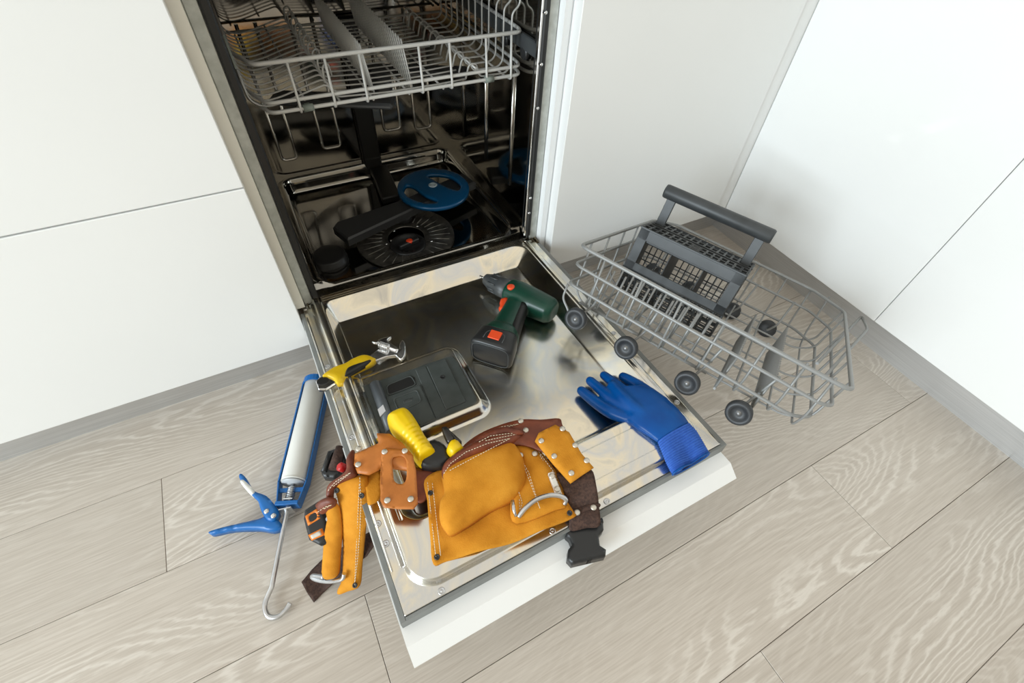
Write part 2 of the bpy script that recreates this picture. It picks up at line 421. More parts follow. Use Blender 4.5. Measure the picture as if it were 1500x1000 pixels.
# ------------------------------------------------------------------ dishwasher
st(MB().abox(.0005, .6195, .056, .07, 0, KH).build('baseboard_center', alu), 'plinth strip below the open dishwasher door', 'plinth')
dw = empty('dishwasher', (.31, .32, KH), 'open built-in dishwasher with steel tub and white front door folded down', 'dishwasher')
X0, X1 = .0165, .603
casing = MB()
casing.abox(X0, X0 + .006, .055, .62, KH + .002, .815); casing.abox(X1 - .006, X1, .055, .62, KH + .002, .815)
casing.abox(X0, X1, .612, .62, KH + .002, .815); casing.abox(X0, X1, .055, .62, .806, .815); casing.abox(X0, X1, .06, .62, KH + .002, KH + .01)
casing.build('casing', galv, dw)
for a, b in ((X0, X0 + .018), (X1 - .0195, X1)):
    MB().abox(a, b, .049, .055, .172, .806, .001).build('side_flange', galv, dw)
MB().abox(X0 + .02, X1 - .02, .049, .056, .76, .806).build('top_flange', galv, dw)
# tub: walls and a pressed pan floor
TXL, TXR, TYB, TZ = .040, .579, .575, .185
def smooth01(t): t = np.clip(t, 0, 1); return t * t * (3 - 2 * t)
def rrect(x, y, x0, x1, y0, y1, r):
    cx, cy, hx, hy = (x0 + x1) / 2, (y0 + y1) / 2, (x1 - x0) / 2 - r, (y1 - y0) / 2 - r
    qx, qy = np.abs(x - cx) - hx, np.abs(y - cy) - hy
    return np.hypot(np.maximum(qx, 0), np.maximum(qy, 0)) + np.minimum(np.maximum(qx, qy), 0) - r
def grid_mesh(name, xs, ys, hf, pos, m, parent, under=None):
    X, Y = np.meshgrid(xs, ys); H = hf(X, Y); nx, ny = len(xs), len(ys)
    vs = [pos(X[j, i], Y[j, i], H[j, i]) for j in range(ny) for i in range(nx)]
    fs = [(j * nx + i, j * nx + i + 1, (j + 1) * nx + i + 1, (j + 1) * nx + i) for j in range(ny - 1) for i in range(nx - 1)]
    if under is not None:      # close the sheet below so it has a thickness
        ring = [i for i in range(nx)] + [j * nx + nx - 1 for j in range(1, ny)] + [(ny - 1) * nx + i for i in range(nx - 2, -1, -1)] + [j * nx for j in range(ny - 2, 0, -1)]
        b = len(vs)
        vs += [pos(X.flat[i], Y.flat[i], under) for i in ring]; k = len(ring)
        fs += [(ring[i], b + i, b + (i + 1) % k, ring[(i + 1) % k]) for i in range(k)] + [tuple(b + i for i in range(k))]
    me = bpy.data.meshes.new(name); me.from_pydata([tuple(float(q) for q in v) for v in vs], [], fs); me.update()
    me.polygons.foreach_set('use_smooth', [True] * ((nx - 1) * (ny - 1)) + [False] * (len(fs) - (nx - 1) * (ny - 1)))
    bm = bmesh.new(); bm.from_mesh(me); bmesh.ops.recalc_face_normals(bm, faces=bm.faces); bm.to_mesh(me); bm.free()
    me.materials.append(m)
    return link(bpy.data.objects.new(name, me), parent)
def pan_h(x, y):
    d = -rrect(x, y, .064, .556, .088, .556, .03)
    z = TZ - .04 * smooth01(d / .014)
    front = smooth01((.088 - y) / .012 + .4); z = np.minimum(z, TZ - .012 * smooth01((.1 - y) / .02))
    z += .0025 * np.exp(-((d + .004) / .004) ** 2)
    z -= .006 * np.clip(1 - np.hypot(x - .31, y - .25) / .25, 0, 1) * (d > .014)
    return z
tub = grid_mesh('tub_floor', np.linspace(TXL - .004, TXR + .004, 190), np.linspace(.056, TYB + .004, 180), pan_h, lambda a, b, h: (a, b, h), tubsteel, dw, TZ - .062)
def panel_wall(name, p0, ux, uy, w, h, parent=dw, m=tubsteel, th=.003):
    ux, uy = np.asarray(ux, float), np.asarray(uy, float); n = np.cross(ux, uy)
    return MB().box(np.asarray(p0) + ux * w / 2 + uy * h / 2 - n * th / 2, ux * w / 2, uy * h / 2, n * th / 2).build(name, m, parent)
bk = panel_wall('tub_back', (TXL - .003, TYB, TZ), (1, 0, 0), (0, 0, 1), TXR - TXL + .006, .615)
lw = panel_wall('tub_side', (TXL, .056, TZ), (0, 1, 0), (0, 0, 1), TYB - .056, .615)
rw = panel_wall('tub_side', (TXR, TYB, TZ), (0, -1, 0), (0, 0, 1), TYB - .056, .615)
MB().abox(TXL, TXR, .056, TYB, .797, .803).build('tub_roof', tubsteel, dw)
def ushape(mb, x, z, w, top, y): mb.tube(fillet([(x - w / 2, y, top), (x - w / 2, y, z), (x + w / 2, y, z), (x + w / 2, y, top)], .012), .0042, 8)
for x, z, w in ((.105, .232, .04), (.225, .243, .05), (.405, .262, .05), (.5, .25, .05)):
    mb = MB(); ushape(mb, x, z, w, .56, TYB - .001); mb.build('embossed_rib', steel, bk)
for yy in (.16, .30, .44):
    MB().tube([(TXR - .001, yy, .27), (TXR - .001, yy, .56)], .0045, 8).build('embossed_rib', steel, rw)
    MB().tube([(TXL + .001, yy, .27), (TXL + .001, yy, .56)], .0045, 8).build('embossed_rib', steel, lw)
gk = MB()
for a, b in ((X0 + .0185, X0 + .032), (X1 - .033, X1 - .02)):
    gk.abox(a, b, .044, .072, .186, .797, .003)
gk.abox(X0 + .02, X1 - .02, .046, .07, .745, .797, .003)
gk.build('door_gasket', black, dw)
MB().abox(X1 - .0385, X1 - .0335, .046, .056, .19, .75, .001).build('steel_trim', chrome, dw)
scr = MB().lathe((0, 0, 0), (0, 0, 1), [(.0034, 0), (.0034, .001), (.0018, .0022), (.0006, .0022)], 12); scrm = scr.mesh('rivet'); scrm.materials.append(chrome)
for px, py in ((794.5, 19), (789.5, 95), (785, 159), (777, 290), (775, 312)):
    d = ray(px, py); q = CAM + d * ((.0435 - CAM[1]) / d[1])
    inst('rivet', scrm, frame((min(max(q[0], X1 - .031), X1 - .022), .0435, q[2]), (0, -1, 0)), dw)
hm = vary(mat('worn hinge metal', (.3, .24, .15), .5, .8), [(.07, .055, .04), (.42, .35, .22)], 90, 4)
for x in (X0 + .004, X1 - .016):
    mb = MB(); mb.abox(x, x + .003, .0, .06, .125, .176, .001); mb.abox(x + .009, x + .012, .0, .06, .125, .176, .001)
    mb.tube([(x - .001, .03, .168), (x + .013, .03, .168)], .005, 10); mb.tube([(x - .001, .008, .15), (x + .013, .008, .15)], .004, 10)
    mb.build('hinge', hm, dw)
# pan fittings
fm_ = vary(mat('dark filter steel', (.12, .115, .10), .34, .7), [(.07, .067, .06), (.17, .16, .14)], 40, 4)
FC = (.306, .222, .1445); FR = .128
mb = MB(); mb.lathe(FC, (0, 0, 1), [(FR, 0), (FR, .004), (FR - .003, .006), (.08, .0045), (.05, .002), (.047, .002), (.047, 0)], 64)
flt = mb.build('filter_plate', fm_, dw)
mb = MB()
for i in range(30):
    a = 2 * math.pi * i / 30 + .1; u = V3(math.cos(a), math.sin(a), 0)
    mb.tube([V3(*FC) + u * .062 + V3(0, 0, .0036), V3(*FC) + u * .116 + V3(0, 0, .0052)], .0021, 6)
mb.build('filter_ribs', fm_, flt)
SU = (FC[0] - .006, FC[1] - .035, .1445)
sm_ = MB().lathe(SU, (0, 0, 1), [(.046, 0), (.046, .007), (.043, .009), (.036, .009), (.034, .004), (.01, .004)], 40).build('sump_filter', black, dw)
mb = MB(); mb.box(V3(*SU) + V3(.002, -.004, .010), (.028, .006, 0), (-.0012, .005, 0), (0, 0, .006), .002); mb.build('filter_grip', blackp, sm_)
red = mat('orange red plastic', (.75, .055, .01), .4)
MB().lathe(G(600, 354, .156), (0, 0, 1), [(.009, 0), (.009, .004), (.005, .006)], 14).build('lock_knob', red, sm_)
for px, py in ((577, 338), (611, 331), (573, 352), (632, 353), (586, 368), (566, 357)):
    q = G(px, py, .15); inst('rivet', scrm, frame((q[0], q[1], .1495), (0, 0, 1)), flt)
SC_ = G(483, 377, .158)
mb = MB().lathe((SC_[0], SC_[1], .142), (0, 0, 1), [(.043, 0), (.043, .012), (.040, .014), (.040, .024), (.036, .027), (.02, .0255)], 40); mb.build('salt_cap', black, dw)
# spray arm and its blue ring
armp = mat('dark grey spray arm', (.03, .031, .032), .42)
mb = MB(); outl = [(487, 332), (493, 324), (590, 291), (678, 252), (697, 266), (612, 302), (509, 350)]
P_ = [G(x, y, .2)[:2] for x, y in outl]
mb.prism(P_, .178, .200, lambda a, b, h: (a, b, h), .004); arm = mb.build('spray_arm', armp, dw)
q = G(590, 312, .17); MB().lathe((q[0], q[1], .15), (0, 0, 1), [(.022, 0), (.022, .014), (.018, .018), (.018, .03)], 24).build('arm_hub', armp, arm)
ringc = (634.5, 275.5)
def ell(cx, cy, rx, ry, n=40, rot=0):
    return [(cx + rx * math.cos(a) * math.cos(rot) - ry * math.sin(a) * math.sin(rot), cy + rx * math.cos(a) * math.sin(rot) + ry * math.sin(a) * math.cos(rot)) for a in [2 * math.pi * i / n for i in range(n)]]
sheet('satellite_ring', ell(*ringc, 52.5, 29, 44), lambda a, b: G(a, b, .214), .010, blue, arm, 2.2, up=(0, 0, 1),
      holes=[[(592, 276), (596, 271), (606, 273), (622, 285), (640, 293), (637, 297), (620, 297), (600, 290), (592, 282)], [(625, 257), (640, 255), (660, 258), (673, 267), (675, 274), (670, 279), (652, 273), (636, 264)]], k=3)
q = G(634, 271, .214); MB().lathe((q[0], q[1], .2135), (0, 0, 1), [(.012, 0), (.012, .0015), (.008, .003), (.008, .0015), (.003, .0015), (.003, .003)], 20).build('ring_boss', mat('pale plastic', (.5, .6, .65), .4), arm)
mb = MB(); mb.abox(.300, .352, TYB - .022, TYB - .002, .19, .56, .004)
mb.box((.328, .46, .170), (.026, -.0, 0), (.012, .105, -.008), (0, 0, .010), .003); mb.box((.326, .562, .18), (.026, 0, 0), (0, .012, 0), (0, 0, .022), .004)
mb.build('feed_pipe', mat('black pipe plastic', (.012, .012, .011), .5), dw)

# ------------------------------------------------------------------ the open door
door = MB()
fr_ = lambda a, b, h: D(a, b, h)
for a, b, c_, d_ in ((.001, .0093, .03, .687), (.5877, .599, .03, .687), (.0093, .5877, .6817, .687)):
    door.prism([(a, c_), (b, c_), (b, d_), (a, d_)], -.0266, -.002, fr_, .001)
door = door.build('door', greyp, dw)
mb = MB(); PR = [(.056, -.0465), (.056, -.027), (.711, -.027), (.734, -.0445), (.734, -.0465)]
mb.add([D(x, v, n) for x in (-.002, .596) for v, n in PR], [(0, 1, 2, 3, 4), (9, 8, 7, 6, 5)] + [(i, (i + 1) % 5, (i + 1) % 5 + 5, i + 5) for i in range(5)])
fp = mb.build('front_panel', white, door); fp['label'] = 'white lacquered outer panel with angled grip edge'
def liner_h(x, v):
    dA = -rrect(x, v, .027, .571, -.08, .668, .045)
    n = .013 * smooth01(dA / .009)
    n -= .005 * np.exp(-((dA - .0205) / .0012) ** 2) * (v < .56)
    n -= .006 * smooth01((.03 - v) / .02)
    ds = -rrect(x, v, .049, .552, -.3, .574, .034); a = np.clip(1 - (v - .030) / .040, 0, 1); b = np.clip(1 - ds / np.where(x > .3, .022 + .020 * smooth01((.56 - v) / .06), .022), 0, 1)
    t = np.clip(1 - np.hypot(a, b), 0, 1); ease = np.where(t < .12, t * t / .24, np.where(t > .88, .88 - (1 - t) ** 2 / .24 + .06 - .06, t - .06)); ease = np.clip(ease / .88, 0, 1); n -= .037 * ease * (ds > 0)
    dp = -rrect(x, v, .04, .272, .236, .43, .03); n += .017 * smooth01(dp / .02) * smooth01(t)
    for vv in (.588, .640): n -= .0012 * np.exp(-((v - vv) / .0012) ** 2) * (x > .2) * (x < .535)
    return n
stain = vary(mat('stained stainless steel', (.6, .58, .55), .17, 1.0), [(.52, .50, .46), (.82, .75, .60), (.66, .665, .66), (.84, .77, .62), (.58, .58, .55)], 8, 8, (.28, .72), rough=(.12, .26), dist=1.2)
lin = grid_mesh('inner_liner', np.linspace(.0095, .5875, 290), np.linspace(.004, .6815, 340), liner_h, D, stain, door, -.0264)
lin['label'] = 'stained stainless steel inner door liner'
scd = MB().lathe((0, 0, 0), (0, 0, 1), [(.0052, 0), (.0052, .0008), (.0036, .0008), (.0032, .0002), (.0012, .0002), (.0009, .0012)], 16); scdm = scd.mesh('screw'); scdm.materials.append(zinc)
drk = mat('screw recess', (.05, .05, .05), .5, .6)
for x, v in ((.0195, .203), (.0195, .379), (.0148, .544), (.0165, .578), (.065, .6755), (.2455, .6755), (.347, .6755), (.49, .6755), (.5765, .203), (.5765, .379), (.5785, .578)):
    inst('screw', scdm, frame(D(x, v, .0003), DN), door)
# steel moulding strips along the left rim
for x, n in ((.0125, .0005), (.0255, .0008)):
    MB().tube([D(x, .05, n), D(x, .62, n)], .0014, 6).build('rim_bead', chrome, door)
# vent slots along the front frame edge
mb = MB()
for i in range(4):
    mb.prism([(.40 + i * .032, .6825), (.424 + i * .032, .6825), (.424 + i * .032, .6855), (.40 + i * .032, .6855)], -.006, -.0026, fr_)
mb.build('vent_slots', black, door)
# detergent dispenser, outlines read off the photograph and laid on the raised pad
k1 = lambda X, Y: (520 + X / 6.667, 500 + Y / 6.667)
def dpoly(pts, n): return [dxv(*k1(*p), n) for p in pts]
disp = vary(mat('dispenser plastic', (.055, .065, .062), .35), [(.048, .057, .055), (.062, .072, .07)], 40, 2)
mb = MB(); mb.prism(dpoly([(60, 430), (150, 405), (900, 145), (960, 145), (1010, 200), (1185, 540), (1190, 580), (1150, 615), (640, 820), (330, 890), (215, 880)], -.004), -.022, -.004, fr_, .002)
hs_ = mb.build('dispenser_housing', disp, door)
mb = MB(); mb.prism(dpoly([(700, 240), (885, 172), (1085, 580), (890, 662)], -.001), -.006, -.0015, fr_, .001); mb.build('rinse_aid_lid', disp, door)
mb = MB().lathe(D(*dpoly([(855, 348)], -.001)[0], -.0016), DN, [(.005, 0), (.005, .001), (.003, .001), (.003, .0002)], 16); mb.build('lid_button', blackp, door)
mb = MB(); mb.prism(dpoly([(590, 275), (690, 240), (890, 662), (785, 745)], -.002), -.006, -.0025, fr_, .001); mb.build('dispenser_track', disp, door)
mb = MB(); mb.prism(dpoly([(308, 430), (545, 332), (585, 350), (600, 420), (330, 525), (310, 500)], -.0035), -.005, -.0036, fr_); mb.build('detergent_well', black, door)
mb = MB(); mb.tube(fillet([D(*p, -.003) for p in dpoly([(308, 430), (545, 332), (600, 420), (325, 527)], -.003)], .008, 4, True), .0012, 6, True); mb.build('well_rim', disp, door)
mb = MB(); mb.prism(dpoly([(300, 545), (635, 422), (785, 745), (640, 815), (380, 760)], 0), -.005, .0005, fr_, .0015); slid = mb.build('detergent_door', disp, door)
mb = MB(); mb.tube(fillet([D(*p, .0008) for p in dpoly([(375, 560), (605, 472), (648, 585), (430, 690)], .0008)], .006, 4, True), .0014, 6, True); mb.build('door_grip', disp, door)
mb = MB()
for i in range(7):
    x = 480 + i * 12; p = dpoly([(x, 605 - i * 4), (x - 3 + i * 2, 568 - i * 3)], .0008); mb.tube([D(*p[0], .0008), D(*p[1], .0008)], .0005, 5)
mb.build('embossed_mark', mat('emboss grey', (.09, .1, .1), .4), door)
mb = MB(); p = dpoly([(195, 415), (300, 720), (360, 880)], -.003); mb.tube([D(*p[0], -.003), D(*p[2], -.003)], .0105, 16); mb.build('hinge_barrel', mat('slate plastic', (.10, .115, .13), .35), door)
mb = MB(); mb.prism(dpoly([(222, 665), (275, 618), (300, 680), (245, 735)], .007), .0055, .0078, fr_); mb.build('barrel_sticker', mat('sticker', (.6, .6, .62), .4), door)

# ------------------------------------------------------------------ upper rack, still hanging in the tub
ur = empty('upper_dish_rack', (.31, .12, .54), 'light grey wire upper dish rack hanging inside the open dishwasher', 'dish rack')
RX0, RX1, RYF, RYB = .050, .568, .119, .54
def rail(z, x0, x1, r, yf=RYF):
    return MB().tube(fillet([(x0 - .0, RYB, z), (x0, yf + .075, z), (x0 + .026, yf, z), (x1 - .006, yf, z), (x1 + .002, yf + .02, z), (x1, RYB, z)], .012), r, 10)
rail(.627, RX0, RX1 + .002, .0036).build('top_rail', wire_up, ur)
rail(.566, RX0 + .003, RX1 + .003, .0033).build('middle_rail', wire_up, ur)
rail(.5505, RX0 + .004, RX1 + .003, .0033, RYF - .002).build('bottom_rail', wire_up, ur)
mb = MB(); mb.tube([(RX0, RYB, .627), (RX1, RYB, .627)], .003, 8); mb.tube([(RX0, RYB, .555), (RX1, RYB, .555)], .003, 8); mb.build('rear_rail', wire_up, ur)
mb = MB()
for x in (.128, .188, .247, .355, .415, .49, .545):
    mb = MB(); mb.tube(fillet([(x, RYF, .63), (x + .001, RYF - .004, .545), (x, RYF + .03, .541)], .006), .0024, 8)
    mb.build('front_upright', wire_up, ur)
floor_w = MB()
for i in range(17):                                 # cross wires: curved trough on the left, flat middle, steps on the right
    y = RYF + .02 + i * .0245
    pts = [(RX0 + .002, y, .60), (RX0 + .004, y, .566), (.075, y, .553), (.105, y, .556), (.15, y, .568), (.185, y, .576), (.192, y, .562), (.2, y, .552), (.29, y, .547), (.40, y, .547), (.455, y, .549)]
    floor_w.tube(fillet(pts, .014, 4), .0016, 6)
floor_w.build('floor_wires', wire_up, ur)
mb = MB()
for i in range(12):                                 # stepped side wires on the right
    y = RYF + .02 + i * .034
    mb.tube(fillet([(.455, y, .549), (.463, y, .575), (.478, y, .575), (.486, y, .549), (.545, y, .549), (.556, y, .56), (.556, y, .655), (.572, y, .665), (.572, y, .72)], .009, 4), .0019, 6)
mb.build('stepped_side_wires', wire_up, ur)
mb = MB()
for x, z in ((.075, .549), (.14, .562), (.2, .548), (.26, .544), (.33, .544), (.40, .544), (.47, .572), (.54, .546)): mb.tube([(x, RYF + .004, z), (x, RYB, z)], .0021, 6)
mb.build('lengthwise_wires', wire_up, ur)
for x, lean in ((.268, -.012), (.343, -.012)):
    mb = MB()
    for i in range(26):
        y = RYF + .022 + i * .0155; mb.tube([(x, y, .546), (x + lean, y, .632)], .0016, 6)
    mb.build('tine_row', wire_up, ur)
mb = MB()
for i in range(10):
    y = RYF + .035 + i * .039; mb.tube(fillet([(.185, y, .573), (.187, y + .002, .60), (.20, y + .012, .60), (.203, y + .02, .575)], .01, 4), .0018, 6)
mb.build('cup_supports', wire_up, ur)
clipm = vary(mat('sage grey plastic', (.2, .23, .2), .45), [(.17, .2, .175), (.24, .27, .24)], 40, 2)
for x in (.142, .497):
    mb = MB(); mb.tube([(x - .009, RYF - .002, .5505), (x + .009, RYF - .002, .5505)], .0062, 10); mb.box((x, RYF + .004, .5505), (.005, 0, 0), (0, .006, 0), (0, 0, .004), .001); mb.build('rail_clip', clipm, ur)
ua = MB(); ua.box((.20, .20, .523), (.105, -.052, 0), (.011, .022, 0), (0, 0, .006), .004); ua.box((.40, .28, .523), (.10, -.045, 0), (.010, .02, 0), (0, 0, .006), .004); ua.tube([(.31, .24, .50), (.31, .24, .545)], .02, 16); ua.build('upper_spray_arm', armp, ur)
for sx, x in ((1, TXL + .0005), (-1, TXR - .0005)):
    o = MB(); o.box((x + sx * .0045, .31, .61), (.0045, 0, 0), (0, .25, 0), (0, 0, .014), .002); o.build('rack_slide', charc, dw)
    for y in (.115, .2): 
        MB().lathe((x + sx * .001, y, .592), (sx, 0, 0), [(.014, 0), (.014, .006), (.008, .008)], 20).build('slide_roller', blackp, dw)
tri = MB(); tri.prism([(-.01, .0), (.016, .022), (.0, .05)], 0, .003, lambda a, b, h: (TXL + .010 + h, .105 + a + .02, .625 + b * .9)); tri.build('slide_stop', clipm, dw)

# ------------------------------------------------------------------ lower rack, taken out and leant on the door edge
RA = V3(.6068, -.5124, .2293)
def axes3(yaw, tilt, roll):
    s = V3(math.sin(yaw), -math.cos(yaw), 0); h = V3(math.cos(yaw), math.sin(yaw), 0); z = V3(0, 0, 1)
    t = math.cos(tilt) * h - math.sin(tilt) * z; n = math.sin(tilt) * h + math.cos(tilt) * z
    return math.cos(roll) * s + math.sin(roll) * n, t, -math.sin(roll) * s + math.cos(roll) * n
RS, RT, RN = axes3(.4554, .3991, -.0345)
def R_(s, t, n): return RA + s * RS + t * RT + n * RN
def rpx(px, py, n):
    d = ray(px, py); q = CAM + d * ((n - (CAM - RA) @ RN) / (d @ RN)) - RA; return (q @ RS, q @ RT, n)
def rpt(px, py, t=0.0):
    d = ray(px, py); return CAM + d * ((t - (CAM - RA) @ RT) / (d @ RT))
lr = empty('lower_dish_rack', (.85, -.4, 0), 'dark grey wheeled wire rack leaning from the floor onto the dishwasher door edge', 'dish rack')
def loop(pts, r, name, rad=.02): MB().tube(fillet([R_(*p) for p in pts], rad, 5, True), r, 10, True).build(name, wire, lr)
loop([(-.297, -.004, .138), (.214, -.004, .128), (.224, .53, .125), (.142, .598, .128), (-.25, .598, .135), (-.30, .50, .138)], .0038, 'top_rail')
loop([(-.295, -.001, .099), (.19, .0, .084), (.212, .02, .082), (.218, .50, .08), (.16, .57, .082), (-.26, .57, .09), (-.297, .5, .095)], .0032, 'middle_rail')
loop([(-.294, .002, .057), (.17, .01, .036), (.205, .05, .034), (.21, .48, .03), (.15, .545, .03), (-.26, .55, .03), (-.295, .48, .04)], .0032, 'bottom_rail')
mb = MB()
for s in (-.24, -.16, -.08, .0, .075, .14, .185):
    mb.tube(fillet([R_(s, -.004, .136), R_(s + .002, .004, .05), R_(s, .03, .012), R_(s, .5, .008), R_(s, .56, .03), R_(s, .598, .13)], .016, 4), .0023, 8)
mb.build('cross_wires', wire, lr)
mb = MB()
for t in (.06, .16, .26, .36, .46, .53):
    mb.tube(fillet([R_(-.298, t, .136), R_(-.292, t, .03), R_(-.27, t, .008), R_(.17, t, .008), R_(.207, t, .03), R_(.22, t, .125)], .016, 4), .0023, 8)
mb.build('lengthwise_wires', wire, lr)
for s, t1 in ((.045, .30), (.115, .32)):
    mb = MB()
    for i in range(24):
        t = .015 + (t1 - .015) * i / 23; mb.tube([R_(s, t, .008), R_(s + .004, t + .012, .082 - .00 * i)], .0022, 6)
    mb.tube([R_(s, .01, .009), R_(s, t1 + .005, .009)], .0026, 8)
    mb.build('tine_row', wire, lr)
for t, dn in ((.05, .098), (.115, .088)):
    mb = MB()
    for i in range(11):
        s = -.255 + i * .0255; mb.tube([R_(s, t, .01), R_(s + .003, t - .004, .01 + dn)], .0023, 6)
    mb.tube([R_(-.27, t, .01), R_(.02, t, .01)], .0024, 8)
    mb.build('tine_row', wire, lr)
mb = MB(); mb.tube(fillet([R_(*rpx(1197, 532, .085)), R_(*rpx(1262, 463, .115)), R_(*rpx(1271, 482, .115)), R_(*rpx(1206, 554, .085))], .02, 6), .0031, 10); mb.build('front_handle', wire, lr)
mb = MB(); mb.tube(fillet([rpt(832, 416), rpt(824, 436), rpt(834, 458), rpt(830, 471)], .01, 4), .0024, 8); mb.build('hook_wire', wire, lr)
tyre = mat('wheel grey', (.035, .038, .042), .45); hubm = mat('wheel hub', (.25, .25, .25), .35, .6)
wm = MB(); wm.lathe((0, 0, -.007), (0, 0, 1), [(.006, 0), (.022, 0), (.023, .002), (.023, .012), (.021, .0145), (.0145, .0145), (.0135, .010), (.006, .010)], 28); wmm = wm.mesh('wheel'); wmm.materials.append(tyre)
hb = MB(); hb.lathe((0, 0, .0025), (0, 0, 1), [(.0055, 0), (.0055, .0012), (.0035, .0012), (.003, .0035), (.001, .0035)], 16); hbm = hb.mesh('hub'); hbm.materials.append(hubm)
for side in (0, 1):
    for s in (-.2453, -.1294, 0, .0999):
        c_ = R_(s, -.008 if side == 0 else .5346, 0); ax = -RT if side == 0 else RT
        w_ = inst('wheel', wmm, frame(c_, ax, RS), lr); inst('hub', hbm, frame(c_, ax, RS), w_)
        i_ = .012 if side == 0 else .515
        mbx = MB(); mbx.tube(fillet([c_ + ax * .003, R_(s, i_, 0), R_(s + .012, i_ + (.02 if side == 0 else -.02), .03), R_(s + .02, (.005 if side == 0 else .55), .09)], .01, 4), .0026, 8)
        mbx.build('axle_wire', wire, lr)

# ------------------------------------------------------------------ cutlery basket in the lower rack
cb = empty('cutlery_basket', R_(-.13, .26, .012), 'charcoal plastic cutlery basket with grid lid and raised handle in the wire rack', 'basket')
S0, S1, T0, T1 = -.252, -.012, .203, .335
bt = mat('basket plastic', (.04, .044, .046), .45); bt = vary(bt, [(.033, .037, .039), (.046, .051, .054)], 25, 2)
def rb(mb, s0, s1, t0, t1, n0, n1, bev=.0006):
    mb.box(R_((s0 + s1) / 2, (t0 + t1) / 2, (n0 + n1) / 2), RS * abs(s1 - s0) / 2, RT * abs(t1 - t0) / 2, RN * abs(n1 - n0) / 2, bev); return mb
TOPN = .176
mb = MB()      # grid lid: frame and bars
for t in (T0, T0 + .028, T0 + .056, T1 - .056, T1 - .028, T1): rb(mb, S0, S1, t - .0026, t + .0026, TOPN - .004, TOPN)
for i in range(16):
    s = S0 + (S1 - S0) * i / 15
    for a, b in ((T0, T0 + .056), (T1 - .056, T1)): rb(mb, s - .0024, s + .0024, a, b, TOPN - .004, TOPN)
sm = (S0 + S1) / 2
for i in range(7): rb(mb, sm - .013, sm + .013, T0 + .004 + i * .008, T0 + .0075 + i * .008, TOPN - .003, TOPN + .0006)
mb.build('lid_grid', bt, cb)
mb = MB()      # near face frame around the long opening
rb(mb, S0, S1, T0 - .002, T0 + .002, TOPN - .026, TOPN); rb(mb, S0, S0 + .022, T0 - .002, T0 + .002, .078, TOPN); rb(mb, S1 - .022, S1, T0 - .002, T0 + .002, .078, TOPN); rb(mb, S0, S1, T0 - .002, T0 + .002, .078, .097)
mb.build('front_frame', bt, cb)
mb = MB()
for i in range(3): rb(mb, S0 + .022, S1 - .022, T0 + .003 + i * .006, T0 + .006 + i * .006, TOPN - .030 - i * .002, TOPN - .026 - i * .002)
mb.build('hinge_rods', bt, cb)
mb = MB()      # lower grid of the near face, leaning inward
def lowp(s, q): return R_(s, T0 + .04 * q, .078 - .068 * q)
for i in range(14):
    s = S0 + (S1 - S0) * i / 13; mb.tube([lowp(s, 0), lowp(s, 1)], .0028, 6)
for q in (0, .25, .5, .75, 1): mb.tube([lowp(S0, q), lowp(S1, q)], .0028, 6)
mb.build('lower_grid', bt, cb)
mb = MB()
for i in range(18): s = S0 + (S1 - S0) * i / 17; rb(mb, s - .0013, s + .0013, T1 - .003, T1, .012, TOPN)
for i in range(9): n_ = .012 + (TOPN - .012) * i / 8; rb(mb, S0, S1, T1 - .003, T1, n_ - .0013, n_ + .0013)
rb(mb, S0, S1, T1 - .003, T1, TOPN - .03, TOPN); mb.build('back_grid', bt, cb)
for s in (S0, S1 - .003):
    mb = MB(); poly = [(T0, .078), (T0, TOPN), (T1, TOPN), (T1, .010), (T0 + .04, .010)]
    mb.prism(poly, s, s + .003, lambda a, b, h: R_(h, a, b)); mb.build('end_panel', bt, cb)
mb = MB()
for i in range(14): s = S0 + (S1 - S0) * i / 13; rb(mb, s - .0012, s + .0012, T0 + .04, T1, .009, .0115)
for i in range(6): t = T0 + .04 + (T1 - T0 - .04) * i / 5; rb(mb, S0, S1, t - .0012, t + .0012, .009, .0115)
mb.build('base_grid', bt, cb)
for s in (S0 + .085, S1 - .08):
    mb = MB(); rb(mb, s - .0012, s + .0012, T0 + .003, T1 - .004, .012, TOPN - .03); mb.build('divider', bt, cb)
tm = (T0 + T1) / 2 + .02
for s in (S0 + .006, S1 - .028):
    mb = MB(); rb(mb, s, s + .021, tm - .004, tm + .004, TOPN - .004, TOPN + .066, .001); mb.build('handle_post', bt, cb)
mb = MB(); q0, q1 = R_(S0 - .006, tm, TOPN + .074), R_(S1 + .004, tm, TOPN + .074); mb.tube([q0 + RS * .003, q0, q0 + RS * .004, q1 - RS * .004, q1], [.010, .0145, .0155, .0155, .0135], 20)
mb.build('handle', bt, cb)

# ------------------------------------------------------------------ cordless drill on its side in the door basin
FLN = -.025                                              # level of the basin floor
green = vary(mat('dark green plastic', (.003, .042, .024), .36), [(.0026, .038, .022), (.0036, .047, .028)], 30, 2)
orange = mat('orange plastic', (.8, .075, .015), .4)
dr = empty('cordless_drill', dhit(760, 470, FLN), 'dark green cordless drill with black battery lying on the steel door', 'drill')
AXN = .008
a0 = V3(*dxv(703, 404, AXN), 0)[:2]; a1 = V3(*dxv(812, 458, AXN), 0)[:2]
e1 = (a1 - a0) / np.linalg.norm(a1 - a0); LEN = np.linalg.norm(a1 - a0); e2 = V3(-e1[1], e1[0], 0)[:2]
bc = V3(*dxv(718, 520, AXN), 0)[:2]                      # foot of the battery
if (bc - a0) @ e2 < 0: e2 = -e2
def DR(u, w, h=0.0):                                    # along the chuck axis, towards the battery, above mid plane
    p = a0 + e1 * u + e2 * w; return D(p[0], p[1], AXN + h)
E1, E2 = DR(1, 0) - DR(0, 0), DR(0, 1) - DR(0, 0)
bu, bw = (bc - a0) @ e1, (bc - a0) @ e2
